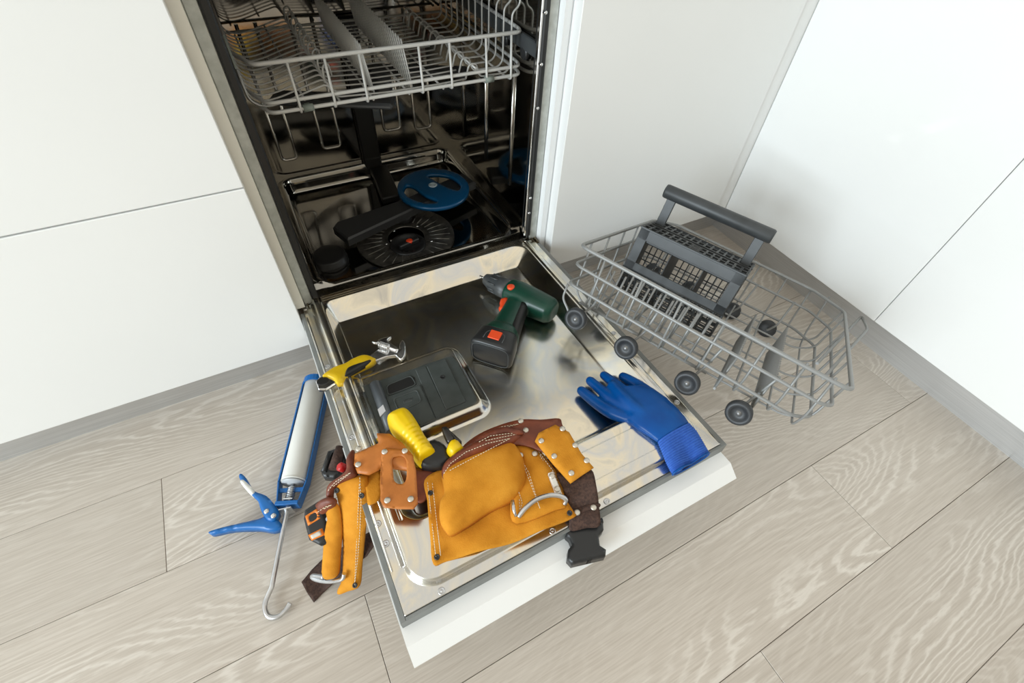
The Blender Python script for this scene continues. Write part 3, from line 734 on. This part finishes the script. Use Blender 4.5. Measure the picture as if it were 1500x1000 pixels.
def rod(name, m, prof, parent=dr, seg=28): return MB().lathe(DR(0, 0), E1, [(r, u) for u, r in prof], seg).build(name, m, parent)
rod('drill_bit', chrome, [(-.001, .001), (.0, .0024), (.022, .0024)])
ch = rod('chuck', charc, [(.014, .0085), (.017, .0125), (.032, .018), (.036, .0205), (.056, .0215), (.058, .023), (.084, .0235), (.086, .02)])
for i in range(10):
    a = 2 * math.pi * i / 10; r = E2 * math.cos(a) + DN * math.sin(a)
    MB().tube([DR(.036, 0) + r * .0207, DR(.056, 0) + r * .0217], .0018, 6).build('chuck_rib', charc, ch)
def ell_ring(c, ax, ay, n=20, sq=2.6):
    out = []
    for i in range(n):
        a = 2 * math.pi * i / n; x, y = math.cos(a), math.sin(a)
        out.append(c + ax * math.copysign(abs(x) ** (2 / sq), x) + ay * math.copysign(abs(y) ** (2 / sq), y))
    return out
def loft(mb, rings):
    n = len(rings[0]); vs = [p for r in rings for p in r]
    fs = [(i * n + k, i * n + (k + 1) % n, (i + 1) * n + (k + 1) % n, (i + 1) * n + k) for i in range(len(rings) - 1) for k in range(n)]
    fs += [tuple(range(n))[::-1], tuple((len(rings) - 1) * n + k for k in range(n))]
    mb.add(vs, fs, True); return mb
mb = MB()
loft(mb, [ell_ring(DR(u, w), E2 * a, DN * b) for u, w, a, b in ((.080, .0, .022, .022), (.084, .001, .028, .027), (.11, .002, .031, .0305), (.15, .002, .031, .0305), (LEN - .012, .001, .028, .028), (LEN - .002, 0, .022, .022), (LEN, 0, .017, .017))])
hu0 = .122                                               # handle root along the axis
hv = V3(bu - hu0, bw - .01, 0); hl = np.linalg.norm(hv); hd = hv / hl; HD = E1 * hd[0] + E2 * hd[1]; HS = np.cross(DN, HD)
def H(q, side=0.0, h=0.0): return DR(hu0, .01) + HD * q + HS * side + DN * h
loft(mb, [ell_ring(H(q, sd), HS * a, DN * b) for q, sd, a, b in ((-.005, 0, .026, .020), (.02, .0, .026, .019), (.05, 0, .0265, .0195), (hl * .55, 0, .029, .0205), (hl - .072, 0, .035, .025), (hl - .058, 0, .040, .029), (hl - .049, 0, .0415, .0305))])
remeshed('drill_body', mb, green, dr, .0022, 8)
bat = MB(); loft(bat, [ell_ring(H(q), HS * a, DN * b, 28, 4.5) for q, a, b in ((hl - .052, .038, .0275), (hl - .046, .041, .031), (hl - .008, .0455, .033), (hl - .002, .044, .0315), (hl, .040, .028))])
bt_ = bat.build('battery', blackp, dr)
mb = MB(); mb.tube([p + HD * .0005 for p in ell_ring(H(hl), HS * .039, DN * .027, 28, 4.5)], .0012, 6, True); mb.build('battery_rim', charc, bt_)
for sd in (1,):
    q = hl - .026
    mb = MB(); mb.box(H(q, 0, .0325), HS * .012, HD * .011, DN * .002, .001); mb.build('release_latch', orange, bt_)
mb = MB(); mb.tube(fillet([H(hl - .012, -.02, .0315), H(hl - .036, -.02, .0305), H(hl - .036, .02, .0305), H(hl - .012, .02, .0315)], .012, 5), .0016, 6); mb.build('latch_surround', charc, bt_)
# which side of the handle faces the chuck
fs_ = 1 if (H(.03, 1) - H(.03, 0)) @ (DR(0, 0) - DR(.1, 0)) > 0 else -1
mb = MB(); loft(mb, [ell_ring(H(q, fs_ * sd), HS * a, DN * .009, 16) for q, sd, a in ((.014, .027, .006), (.020, .031, .009), (.030, .029, .009), (.036, .026, .007), (.046, .026, .008), (.052, .023, .005))]); mb.build('trigger', orange, dr)
mb = MB(); mb.lathe(DR(.098, .014, .0250), DN, [(.0085, 0), (.0085, .004), (.006, .0055), (.002, .0055)], 20); mb.build('direction_button', orange, dr)
mb = MB(); loft(mb, [ell_ring(H(q, -fs_ * sd), HS * a, DN * b, 18) for q, sd, a, b in ((.018, .015, .012, .0195), (.04, .016, .0125, .0185), (.07, .019, .0125, .0190), (hl - .07, .024, .0125, .0200), (hl - .06, .027, .010, .018))]); mb.build('grip_inlay', black, dr)
mb = MB(); loft(mb, [ell_ring(DR(u, w), E2 * a, DN * b, 18) for u, w, a, b in ((LEN - .055, .014, .008, .02), (LEN - .045, .014, .0165, .024), (LEN - .03, .013, .0165, .0245), (LEN - .022, .013, .012, .022))]); mb.build('rear_inlay', charc, dr)

# ------------------------------------------------------------------ adjustable wrench bridging rim and basin
yel = vary(mat('yellow plastic', (.72, .47, .004), .42), [(.66, .42, .003), (.78, .53, .006)], 40, 3)
wr = empty('adjustable_wrench', dhit(525, 545, .0), 'chrome adjustable wrench with yellow and black handle lying across the door rim', 'wrench')
k5 = lambda X, Y: (450 + X / 8.335, 480 + Y / 8.335)
def wn(X): return .022 - .030 * (X - 100) / 1080        # sinks from the rim towards the basin
def WP(X, Y, h=0.0): return dhit(*k5(X, Y), wn(X)) + DN * h
def wpiece(name, pts, m, thick, h, puff=None, curve=True, step=16, parent=wr): return sheet(name, pts, lambda a, b: WP(a, b, h), thick, m, parent, min(step, 9), puff, curve=curve, k=4)
wpiece('shank', [(105, 650), (150, 605), (240, 590), (760, 345), (880, 250), (1000, 225), (1170, 270), (1200, 330), (1100, 330), (960, 350), (830, 400), (360, 660), (230, 745), (140, 745)], chrome, .008, .0, None, False)
wpiece('handle_sleeve', [(190, 590), (330, 490), (470, 440), (560, 385), (700, 338), (820, 375), (835, 400), (780, 450), (590, 540), (470, 625), (450, 660), (370, 690), (330, 640), (260, 605)], yel, .010, .002, (.005, 60), True)
wpiece('grip_inlay', [(470, 600), (500, 520), (590, 475), (700, 440), (775, 415), (780, 435), (700, 490), (560, 570), (480, 610)], black, .008, .006, (.004, 30))
wpiece('hang_hole', [(120, 655), (160, 615), (240, 610), (270, 635), (255, 670), (190, 695), (130, 690)], black, .003, .0012, None)
wpiece('fixed_jaw', [(1100, 300), (1130, 280), (1125, 220), (1160, 160), (1195, 200), (1205, 310), (1180, 380), (1140, 400), (1080, 345)], chrome, .010, .002, (.002, 20))
wpiece('sliding_jaw', [(860, 180), (890, 150), (1015, 115), (1025, 130), (990, 175), (1060, 225), (1120, 270), (1080, 290), (880, 205)], chrome, .009, .003, (.002, 20))
mb = MB(); p0, p1 = WP(885, 225, .006), WP(1000, 265, .006); mb.tube([p0, p1], .0055, 12)
for i in range(6): q = p0 + (p1 - p0) * (i + .5) / 6; d_ = (p1 - p0) / np.linalg.norm(p1 - p0) * .0009; mb.tube([q - d_, q + d_], .0072, 14)
mb.build('worm_screw', chrome, wr)
MB().tube([WP(800, 190, .004), WP(870, 210, .004)], .003, 10).build('pivot_pin', chrome, wr)

# ------------------------------------------------------------------ blue coated glove
glm = vary(mat('blue nitrile', (.0, .07, .3), .3, spec=.25), [(.0, .06, .265), (.0, .078, .32)], 30, 3, bump=.05, bscale=300)
gl = empty('work_glove', dhit(960, 620, .012), 'blue rubber coated work glove with ribbed knit cuff on the door corner', 'glove')
k8 = lambda X, Y: (800 + X / 3.333, 500 + Y / 3.333)
def GP(X, Y, n): return dhit(*k8(X, Y), n)
gm = MB()
def finger(pts, rs):
    P = smooth_line([GP(*p) for p in pts], 5); R = np.interp(np.linspace(0, 1, len(P)), np.linspace(0, 1, len(rs)), rs)
    gm.tube(P, list(R), 14); gm.lathe(P[0], P[0] - P[1], [(R[0], 0), (R[0] * .85, R[0] * .5), (R[0] * .45, R[0] * .85), (.0005, R[0])], 14)
finger([(172, 240, -.008), (240, 295, -.004), (320, 345, .004), (430, 385, .012)], [.0095, .0115, .013, .012])
finger([(215, 192, -.008), (265, 235, -.002), (330, 285, .008), (420, 340, .012)], [.0095, .0105, .0115, .018])
finger([(282, 165, -.008), (320, 195, .0), (380, 245, .010), (450, 320, .014)], [.0090, .0105, .0115, .018])
finger([(325, 215, .008), (370, 270, .016), (430, 330, .018), (480, 370, .016)], [.0105, .013, .016, .018])
finger([(375, 172, -.002), (430, 205, .002), (490, 245, .008), (560, 310, .012)], [.0095, .0115, .0125, .018])
rows = [((330, 235), (480, 220), .012, .010), ((370, 330), (530, 240), .014, .015), ((400, 390), (590, 285), .016, .0175), ((450, 430), (640, 330), .018, .017), ((500, 460), (680, 375), .020, .0135), ((545, 492), (700, 405), .021, .011)]
rings = []
for (ax_, ay_), (bx_, by_), n_, hh in rows:
    A_, B_ = GP(ax_, ay_, n_), GP(bx_, by_, n_); rings.append(ell_ring((A_ + B_) / 2, (B_ - A_) / 2, DN * hh, 20, 2.4))
loft(gm, rings)
remeshed('coated_hand', gm, glm, gl, .0024, 6)
knit = mat('blue knit', (.02, .09, .45), .8); tcn = N_(knit, 'ShaderNodeTexCoord'); 
vary(knit, [(.022, .10, .44), (.032, .125, .5)], 150, 2)
crow = [((545, 490), (700, 403), .0215, .0115), ((565, 540), (735, 440), .020, .0105), ((585, 590), (765, 490), .016, .0105), ((605, 630), (790, 535), .012, .011), ((618, 648), (795, 548), .0095, .011)]
K = 108; cm_ = MB(); rr_ = []
for k in range(K + 1):
    f = k / K * (len(crow) - 1); i = min(int(f), len(crow) - 2); q = f - i
    L = [np.array(crow[i][j]) * (1 - q) + np.array(crow[i + 1][j]) * q for j in range(4)]
    A_, B_ = GP(*L[0], L[2]), GP(*L[1], L[2]); rip = .0011 * math.sin(k / K * 18 * 2 * math.pi)
    ring = ell_ring((A_ + B_) / 2, (B_ - A_) / 2 * (1 + rip * 8), DN * (L[3] + rip), 28, 2.3)
    mid = (A_ + B_) / 2                               # a soft fold across the cuff
    rr_.append([p - DN * .010 * q_ * math.exp(-(((p - mid) @ (B_ - A_)) / ((B_ - A_) @ (B_ - A_)) * 5.5) ** 2) * (1 if (p - mid) @ DN > 0 else 0) for p in ring for q_ in (min(1, k / K * 1.3),)])
loft(cm_, rr_); cm_.build('knit_cuff', knit, gl)
mb = MB(); mb.tube(rr_[-1], .0018, 8, True); mb.build('cuff_hem', glm, gl)

# ------------------------------------------------------------------ caulking gun and sealant cartridge on the floor
cg = empty('caulking_gun', (-.12, -.28, 0), 'blue skeleton caulking gun with hooked zinc rod lying on the floor', 'caulking gun')
bl = mat('blue painted steel', (.004, .13, .42), .34)
ZC = .0285
f0 = G(463, 563, ZC); r0 = G(430, 706, ZC); ax = (f0 - r0) / np.linalg.norm(f0 - r0); sd_ = np.cross(ax, V3(0, 0, 1))
ct = empty('sealant_cartridge', f0, 'white sealant cartridge held in the blue caulking gun', 'cartridge')
whp = vary(mat('white tube plastic', (.75, .75, .71), .4), [(.72, .72, .68), (.78, .78, .74)], 12, 3)
rt = .0235
MB().lathe(r0, ax, [(rt, 0), (rt, .003), (rt - .0006, .004), (rt, .006), (rt, np.linalg.norm(f0 - r0) - .004), (rt - .004, np.linalg.norm(f0 - r0))], 36).build('tube', whp, ct)
MB().lathe(f0, ax, [(.008, -.002), (.008, .008), (.006, .012), (.003, .07), (.002, .07)], 16).build('nozzle', whp, ct)
MB().lathe(r0 - ax * .0015, -ax, [(rt - .002, 0), (rt - .002, .001), (.012, .001), (.01, .003), (.004, .003)], 28).build('piston', mat('grey piston', (.5, .52, .54), .4), ct)
rearc = r0 - ax * .045
for sgn in (-1, 1):
    mb = MB(); pts = [rearc + sd_ * sgn * .019, r0 + sd_ * sgn * .0265, f0 + ax * .004 + sd_ * sgn * .0265]
    for a_, b_ in zip(pts[:-1], pts[1:]):
        d_ = (b_ - a_); l_ = np.linalg.norm(d_); d_ /= l_; mb.box((a_ + b_) / 2 - V3(0, 0, .004), d_ * (l_ / 2 + .002), np.cross(d_, V3(0, 0, 1)) * .0013, V3(0, 0, .012), .0006)
    mb.build('side_rail', bl, cg)
mb = MB()
for i in range(13):
    a = math.pi * i / 12; p = f0 + ax * .004 + sd_ * math.cos(a) * .0265 + V3(0, 0, math.sin(a) * .0255 - .0)
    if i: mb.box((p + pp) / 2, ax * .007, (p - pp) / 2 * 1.05, np.cross(ax, (p - pp) / np.linalg.norm(p - pp)) * .0012)
    pp = p
mb.build('front_ring', bl, cg)
mb = MB(); mb.box(r0 - ax * .016, ax * .0045, sd_ * .0255, V3(0, 0, .002) , .001); mb.box(rearc, ax * .004, sd_ * .021, V3(0, 0, .012), .001); mb.build('yoke', bl, cg)
hk = [rearc - ax * .006 + V3(0, 0, .0), G(404, 845, .022), G(390, 880, .014)]
rod_ = [r0 - ax * .002] + [rearc - ax * .01, G(398, 860, .018), G(388, 885, .012), G(393, 902, .010), G(407, 903, .010), G(418, 894, .010), G(425, 883, .010)]
MB().tube([rod_[0], rod_[1]] + smooth_line(rod_[2:], 6), .0042, 12).build('plunger_rod', zinc, cg)
mb = MB(); sp_ = []
for i in range(90):
    a = i / 90 * 8 * 2 * math.pi; sp_.append(r0 - ax * (.012 + .028 * i / 90) * 1.0 + (sd_ * math.cos(a) + V3(0, 0, math.sin(a))) * .0075)
mb.tube(sp_, .0011, 6); mb.build('spring', zinc, cg)
mb = MB(); mb.box(rearc - ax * .012, ax * .0012, sd_ * .011 + ax * .002, V3(0, 0, .014), .0005); mb.box(rearc + ax * .008, ax * .0012, sd_ * .009, V3(0, 0, .011), .0005); mb.build('catch_plate', zinc, cg)
def cgp(pts, z, th, name, m, puff=None): return sheet(name, pts, lambda a, b: G(a, b, z), th, m, cg, 4, puff, up=(0, 0, 1), k=3)
cgp([(307, 778), (330, 771), (378, 760), (392, 754), (408, 762), (412, 771), (398, 777), (378, 774), (340, 775), (310, 781)], .030, .018, 'handle', bl, (.003, 5))
cgp([(351, 694), (358, 697), (371, 718), (390, 726), (404, 742), (408, 752), (401, 762), (390, 760), (382, 746), (378, 734), (368, 724), (352, 703)], .036, .014, 'trigger', bl, (.003, 5))
cgp([(355, 702), (361, 706), (373, 719), (368, 724), (361, 718), (352, 706)], .0385, .0175, 'trigger_sleeve', whp, (.002, 4))
for px, py in ((390.5, 748.5), (400.5, 755)):
    MB().lathe(G(px, py, .038), (0, 0, 1), [(.005, -.004), (.005, .0012), (.003, .0026), (.001, .003)], 18).build('rivet', chrome, cg)

# ------------------------------------------------------------------ leather tool belt draped over the door corner
suede = vary(mat('tan suede', (.6, .25, .02), .85, spec=.2), [(.50, .19, .012), (.61, .25, .02), (.68, .30, .03)], 26, 5, (.3, .7), bump=.25, bscale=500)
brown = vary(mat('mahogany leather', (.16, .035, .012), .5), [(.12, .025, .009), (.2, .045, .016)], 40, 4, bump=.15, bscale=300)
tanl = vary(mat('smooth tan leather', (.5, .16, .025), .45), [(.43, .135, .018), (.56, .185, .03)], 30, 4, bump=.1, bscale=350)
web = vary(mat('brown webbing', (.055, .026, .017), .8), [(.035, .016, .011), (.075, .037, .025)], 260, 2, bump=.4, bscale=700)
thread = mat('pale thread', (.75, .66, .48), .7)
tb = empty('tool_belt', dhit(690, 740, .012), 'tan suede and brown leather tool belt draped over the dishwasher door corner', 'tool belt')
c6 = lambda X, Y: (430 + X / 3.125, 580 + Y / 3.125)
def on_door(nf): return (lambda X, Y: dhit(*c6(X, Y), nf(X, Y) if callable(nf) else nf))
def in_room(zf): return (lambda X, Y: G(*c6(X, Y), zf(X, Y) if callable(zf) else zf))
def lea(name, pts, pos, m, th=.003, puff=None, holes=(), wob=0.0, curve=True, parent=None, step=16, up=None):
    return sheet(name, pts, pos, th, m, parent or tb, step, puff, up, holes, wob, curve, 4)
nickel = mat('brushed nickel', (.66, .62, .54), .42, .8)
rvm = MB().lathe((0, 0, -.001), (0, 0, 1), [(.0048, 0), (.0048, .0014), (.0036, .0024), (.0012, .0026)], 16).mesh('rivet'); rvm.materials.append(nickel)
eym = MB().lathe((0, 0, -.001), (0, 0, 1), [(.0042, 0), (.0042, .0014), (.0034, .0022), (.0022, .0016), (.002, .0004)], 16).mesh('eyelet'); eym.materials.append(drk)
def rivets(pts, pos, n, mesh=rvm, name='rivet', up=DN):
    for X, Y in pts: inst(name, mesh, frame(pos(X, Y) + np.asarray(up) * n, up), tb)
stm = MB()
def stitch(pts, pos, h, up=DN, dash=13):
    P = resample(pts + pts[-1:], dash)[:-1]; P = [np.asarray(p) for p in P]
    for a, b in zip(P[:-1], P[1:]):
        if np.linalg.norm(b - a) < 1: continue
        q = a + (b - a) * .62; stm.tube([pos(*a) + np.asarray(up) * h, pos(*q) + np.asarray(up) * h], .00055, 5)
# right pouch
PB = on_door(lambda X, Y: .019 - .003 * max(0, (Y - 600) / 160))
lea('pouch_back', [(600, 382), (612, 480), (625, 640), (640, 766), (700, 752), (850, 712), (1000, 668), (1150, 610), (1282, 552), (1286, 530), (1245, 470), (1225, 400), (1190, 325), (1100, 225), (945, 195), (800, 240), (690, 325)], PB, suede, .003, None, (), .0015)
BR = on_door(lambda X, Y: .030 + .012 * max(0, min(1, (X - 780) / 200)))
lea('belt_backing', [(770, 240), (850, 172), (940, 132), (1040, 108), (1130, 108), (1215, 99), (1232, 130), (1262, 195), (1190, 262), (1060, 225), (940, 225), (800, 270)], BR, brown, .004, None, (), .001)
lea('belt_link', [(530, 330), (600, 335), (650, 345), (640, 385), (606, 470), (565, 482), (540, 420)], on_door(.014), brown, .003, None, (), .001)
SP = on_door(.024)
lea('small_pocket', [(950, 205), (1060, 190), (1115, 245), (1190, 330), (1250, 490), (1200, 520), (1020, 582), (992, 490), (1030, 400), (1040, 300)], SP, suede, .003, (.012, 70))
PK = on_door(.034)
lea('front_pocket', [(683, 355), (760, 290), (880, 235), (990, 210), (1040, 260), (1062, 330), (1058, 400), (1005, 468), (900, 520), (800, 585), (722, 627), (690, 605), (668, 560), (672, 480), (690, 440)], PK, suede, .014, (.022, 120))
PT = on_door(lambda X, Y: .036 + .016 * math.sin(math.pi * max(0, min(1, (X - 670) / 380))))
lea('pocket_trim', [(678, 345), (700, 295), (780, 235), (860, 198), (1000, 160), (1058, 175), (1055, 196), (990, 222), (880, 245), (770, 292), (705, 345), (688, 382)], PT, brown, .004, (.008, 26))
lea('pocket_rim', [(800, 225), (880, 165), (960, 140), (1030, 150), (1050, 172), (960, 175), (870, 205)], on_door(.05), brown, .004, (.004, 20))
stitch([(690, 366), (720, 320), (790, 268), (890, 228), (990, 206)], PT, .0085); stitch([(850, 222), (900, 195), (980, 184), (1050, 180)], PT, .0085)
stitch([(890, 168), (950, 143), (1030, 130)], BR, .0015)
stitch([(614, 396), (632, 560), (652, 738)], PB, .002); stitch([(636, 400), (654, 560), (674, 732)], PB, .002)
stitch([(1042, 310), (1075, 370), (1100, 450), (1125, 530)], SP, .0135); stitch([(1112, 255), (1190, 360), (1222, 450), (1232, 480)], SP, .009); stitch([(1035, 560), (1130, 520), (1238, 484)], SP, .006); stitch([(1030, 455), (1045, 500), (1035, 548)], SP, .012)
rivets([(627, 445), (657, 738), (1263, 537)], PB, .002, eym, 'eyelet'); rivets([(1037, 287), (1102, 280)], SP, .0125)
KP = on_door(lambda X, Y: .046)
lea('strap_keeper', [(1105, 205), (1122, 168), (1198, 130), (1262, 165), (1318, 262), (1374, 326), (1322, 360), (1268, 398), (1185, 305)], KP, suede, .003, (.004, 25), (), 0, False)
rivets([(1230, 155), (1133, 210), (1288, 230), (1192, 280), (1340, 300), (1270, 357)], KP, .0042)
rivets([(1063, 158), (1040, 116)], BR, .002)
WS = on_door(lambda X, Y: .040 - .028 * smooth01((Y - 380) / 150) - .012 * smooth01((Y - 540) / 90))
lea('webbing_strap', [(1205, 350), (1290, 380), (1362, 335), (1388, 420), (1398, 500), (1402, 592), (1340, 604), (1268, 616), (1262, 560), (1245, 450)], WS, web, .003, None, (), 0)
lea('webbing_trim', [(1258, 545), (1320, 508), (1395, 492), (1398, 512), (1330, 530), (1262, 562)], lambda X, Y: WS(X, Y) + DN * .0016, web, .002)
rivets([(1372, 512), (1297, 535)], WS, .003)
BK = on_door(-.006)
lea('buckle', [(1246, 592), (1330, 574), (1415, 560), (1419, 612), (1396, 640), (1402, 684), (1430, 702), (1428, 732), (1275, 768), (1254, 745), (1258, 702), (1276, 680), (1264, 650), (1248, 636)], BK, blackp, .019, (.003, 12), (), 0, False, None, 12)
mb = MB(); mb.tube([BK(1262, 606) + DN * .004, BK(1412, 574) + DN * .004], .0042, 10); mb.build('buckle_bar', blackp, tb)
HL = lambda X, Y, n: dhit(*c6(X, Y), n)
mb = MB(); mb.tube(smooth_line([HL(1030, 552, .034), HL(1062, 512, .042), HL(1110, 474, .046), HL(1165, 455, .048), HL(1215, 456, .046), HL(1245, 472, .042), HL(1240, 492, .034)], 6), .0038, 12); mb.build('hammer_loop', zinc, tb)
mb = MB(); mb.prism([dxv(*c6(*p), .043) for p in ((1166, 352), (1188, 343), (1226, 440), (1204, 452))], .036, .0435, lambda a, b, h: D(a, b, h), .001); mb.build('tape_clip', mat('white clip', (.72, .7, .64), .4), tb)
rivets([(1182, 366), (1207, 425)], on_door(.044), .0005)
mb = MB(); mb.tube([HL(1002, 478, .040), HL(1008, 520, .040), HL(1018, 552, .036)], [.0032, .003, .0016], 10); mb.build('metal_prong', zinc, tb)
# leather holders on the left
LH = on_door(.040)
lea('leather_tab', [(280, 262), (330, 240), (388, 215), (380, 168), (440, 170), (500, 215), (548, 272), (552, 345), (400, 322), (392, 335), (345, 358), (292, 350), (276, 312)], LH, tanl, .0035, (.004, 20), (), .0008, False)
LB = on_door(.047)
lea('leather_loop', [(402, 255), (424, 236), (500, 245), (546, 272), (560, 335), (568, 488), (548, 514), (480, 514), (412, 508), (398, 480)], LB, tanl, .0035, None, [[(452, 290), (475, 276), (502, 276), (517, 305), (515, 380), (490, 402), (462, 388), (455, 350)]], .0006, False, None, 12)
rivets([(300, 245), (298, 318)], LH, .004); rivets([(417, 256), (430, 478), (537, 472), (510, 252)], LB, .0015)
# pouch hanging over the side of the door
UPL = V3(-.35, -.25, .9); UPL = UPL / np.linalg.norm(UPL)
zl = lambda X, Y: .222 - .165 * smooth01((Y - 330) / 600) - .0003 * max(0, 300 - X) * .35
LP = in_room(zl)
lea('side_pouch', [(190, 405), (250, 372), (305, 362), (336, 372), (336, 480), (328, 600), (312, 760), (300, 868), (245, 895), (208, 908), (200, 890), (226, 820), (222, 650), (205, 500)], LP, suede, .004, (.007, 60), (), .001, True, None, 16, UPL)
lea('pouch_neck', [(310, 345), (345, 330), (398, 345), (398, 462), (345, 497), (336, 470), (330, 420)], on_door(.018), suede, .003, None, (), .0008)
lea('side_pouch_trim', [(158, 445), (172, 400), (245, 345), (250, 285), (282, 248), (296, 345), (284, 372), (215, 405), (190, 440), (186, 468), (164, 470)], lambda X, Y: LP(X, Y) + UPL * .006, brown, .004, (.008, 24), (), 0, True, None, 14, UPL)
stitch([(182, 432), (215, 392), (282, 352)], LP, .0155, UPL); stitch([(312, 372), (318, 480), (312, 620), (300, 760), (288, 860)], LP, .0065, UPL)
SPP = lambda X, Y: LP(X, Y) + UPL * .010
lea('side_pocket', [(158, 505), (212, 492), (232, 600), (226, 720), (218, 805), (190, 832), (146, 822), (148, 720), (152, 640), (168, 560)], SPP, suede, .004, (.011, 50), (), .0008, True, None, 14, UPL)
lea('side_pocket_trim', [(130, 492), (178, 462), (216, 470), (214, 500), (160, 538), (140, 522)], lambda X, Y: SPP(X, Y) + UPL * .008, brown, .004, (.007, 22), (), 0, True, None, 12, UPL)
stitch([(150, 528), (185, 504), (212, 496)], SPP, .016, UPL)
rivets([(208, 432), (322, 455), (290, 862)], LP, .0075, eym, 'eyelet', UPL)
ZW = lambda X, Y: .004 + .10 * smooth01((X - 120) / 260)
lea('webbing_tail', [(35, 850), (80, 795), (130, 748), (240, 680), (350, 622), (374, 588), (376, 670), (330, 730), (200, 832), (140, 890), (92, 943), (62, 900)], in_room(ZW), web, .003, None, (), .001, False, None, 14, (0, 0, 1))
mb = MB(); mb.tube(smooth_line([G(*c6(*p), z) for p, z in (((232, 812), .085), ((220, 838), .075), ((160, 848), .05), ((110, 842), .035), ((86, 830), .03), ((92, 822), .034), ((140, 828), .05))], 6), .0036, 12); mb.build('hammer_loop', zinc, tb)
BZ = in_room(lambda X, Y: .150)
lea('side_buckle', [(128, 355), (150, 285), (166, 250), (230, 226), (246, 300), (238, 330), (190, 374), (136, 368)], BZ, blackp, .016, (.003, 16), (), 0, False, None, 12, (0, 0, 1))
mb = MB(); mb.tube([BZ(188, 345) + V3(0, 0, .008), BZ(222, 246) + V3(0, 0, .008)], .009, 14); mb.build('webbing_wrap', web, tb)
mb = MB(); mb.tube([BZ(140, 352) + V3(0, 0, .004), BZ(172, 262) + V3(0, 0, .004)], .005, 10); mb.build('buckle_bar', blackp, tb)
a_, b_ = BZ(226, 312) - V3(0, 0, .004), LP(268, 352) - UPL * .004
d_ = (b_ - a_) / np.linalg.norm(b_ - a_)
mb = MB(); mb.box((a_ + b_) / 2, (b_ - a_) / 2, np.cross(V3(0, 0, 1), d_) * .016, np.cross(d_, np.cross(V3(0, 0, 1), d_)) * .0015, .0005); mb.build('webbing_link', web, tb)
so = stm.build('stitching', thread, tb); so['kind'] = 'stuff'

# ------------------------------------------------------------------ tools carried in the belt
sdv = empty('screwdriver', G(*c6(222, 330), .17), 'red and black handled screwdriver poking out of the side pouch', 'screwdriver')
q0, q1 = G(*c6(212, 322), .192), G(*c6(262, 345), .170)
axs = (q1 - q0) / np.linalg.norm(q1 - q0)
MB().lathe(q0, axs, [(.004, -.003), (.0075, 0), (.0075, .008), (.0065, .010)], 16).build('handle_cap', mat('red plastic', (.5, .015, .015), .4), sdv)
MB().lathe(q0 + axs * .010, axs, [(.006, 0), (.0075, .006), (.006, .05), (.003, .052), (.003, .07)], 16).build('handle', blackp, sdv)
tm_ = empty('tape_measure', G(*c6(105, 590), .09), 'black and orange tape measure hanging beside the suede side pouch', 'tape measure')
TZ_ = lambda X, Y: .145 - .00010 * (Y - 480)
TP = in_room(TZ_)
def tp(name, pts, m, h, th, puff=None, holes=()): return sheet(name, pts, lambda X, Y: TP(X, Y) + UPL * h, th, m, tm_, 12, puff, UPL, holes, 0, False, 3)
tp('case', [(48, 565), (52, 522), (112, 482), (138, 488), (152, 530), (166, 585), (164, 672), (128, 686), (72, 658), (62, 620)], black, 0, .03, (.006, 22))
orp = mat('orange case plastic', (.75, .2, .012), .4)
tp('orange_panel', [(62, 548), (118, 512), (132, 558), (76, 592)], orp, .0060, .004, (.001, 6), [[(80, 550), (108, 532), (116, 556), (88, 574)]])
tp('orange_panel', [(76, 634), (140, 602), (152, 634), (92, 660)], orp, .0060, .004, (.001, 6))
tp('tape_label', [(88, 636), (132, 613), (140, 632), (96, 652)], mat('worn label', (.62, .58, .5), .6), .0074, .0015)
mb = MB(); mb.tube([TP(140, 560) - UPL * .012, TP(158, 555) - UPL * .010, SPP(176, 560) + UPL * .002], .004, 8); mb.build('belt_clip', zinc, tm_)
yt = empty('utility_tool', dhit(*c6(540, 200), .03), 'chunky yellow ribbed plastic tool handle tucked behind the leather loop', 'hand tool')
YN = on_door(.022)
brightyel = vary(mat('bright yellow plastic', (.85, .56, .0), .34), [(.80, .51, .0), (.88, .6, .003)], 20, 2)
def YR(X, Y):
    q = X * .56 + Y * .83; r = max(0, min(1, (q - 430) / 30)); return YN(X, Y) + DN * (.0011 * r * math.sin(q / 22 * 2 * math.pi))
sheet('yellow_body', [(430, 118), (448, 90), (500, 68), (532, 78), (572, 130), (605, 190), (652, 258), (650, 280), (602, 310), (574, 315), (520, 240), (455, 172)], YR, .012, brightyel, yt, 5, (.028, 50), k=4)
sheet('black_blade_housing', [(585, 225), (645, 202), (690, 222), (712, 262), (722, 296), (680, 334), (610, 330), (580, 308)], on_door(.024), .012, blackp, yt, 14, (.010, 24), k=4)
pl = empty('pliers', dhit(*c6(730, 220), .03), 'yellow handled pliers with black jaws standing in the main pouch', 'pliers')
for nm, pts in (('jaw', [(678, 150), (690, 140), (708, 146), (735, 190), (722, 210), (700, 205)]), ('jaw', [(705, 150), (722, 162), (768, 205), (758, 216), (736, 196)])):
    sheet(nm, pts, on_door(.036), .009, mat('gunmetal', (.07, .065, .06), .35, .8) if nm == 'jaw' else blackp, pl, 10, (.003, 12), k=3)
sheet('handle', [(700, 246), (716, 210), (750, 205), (784, 246), (768, 264), (736, 281), (708, 268)], on_door(.034), .014, brightyel, pl, 10, (.014, 30), k=4)
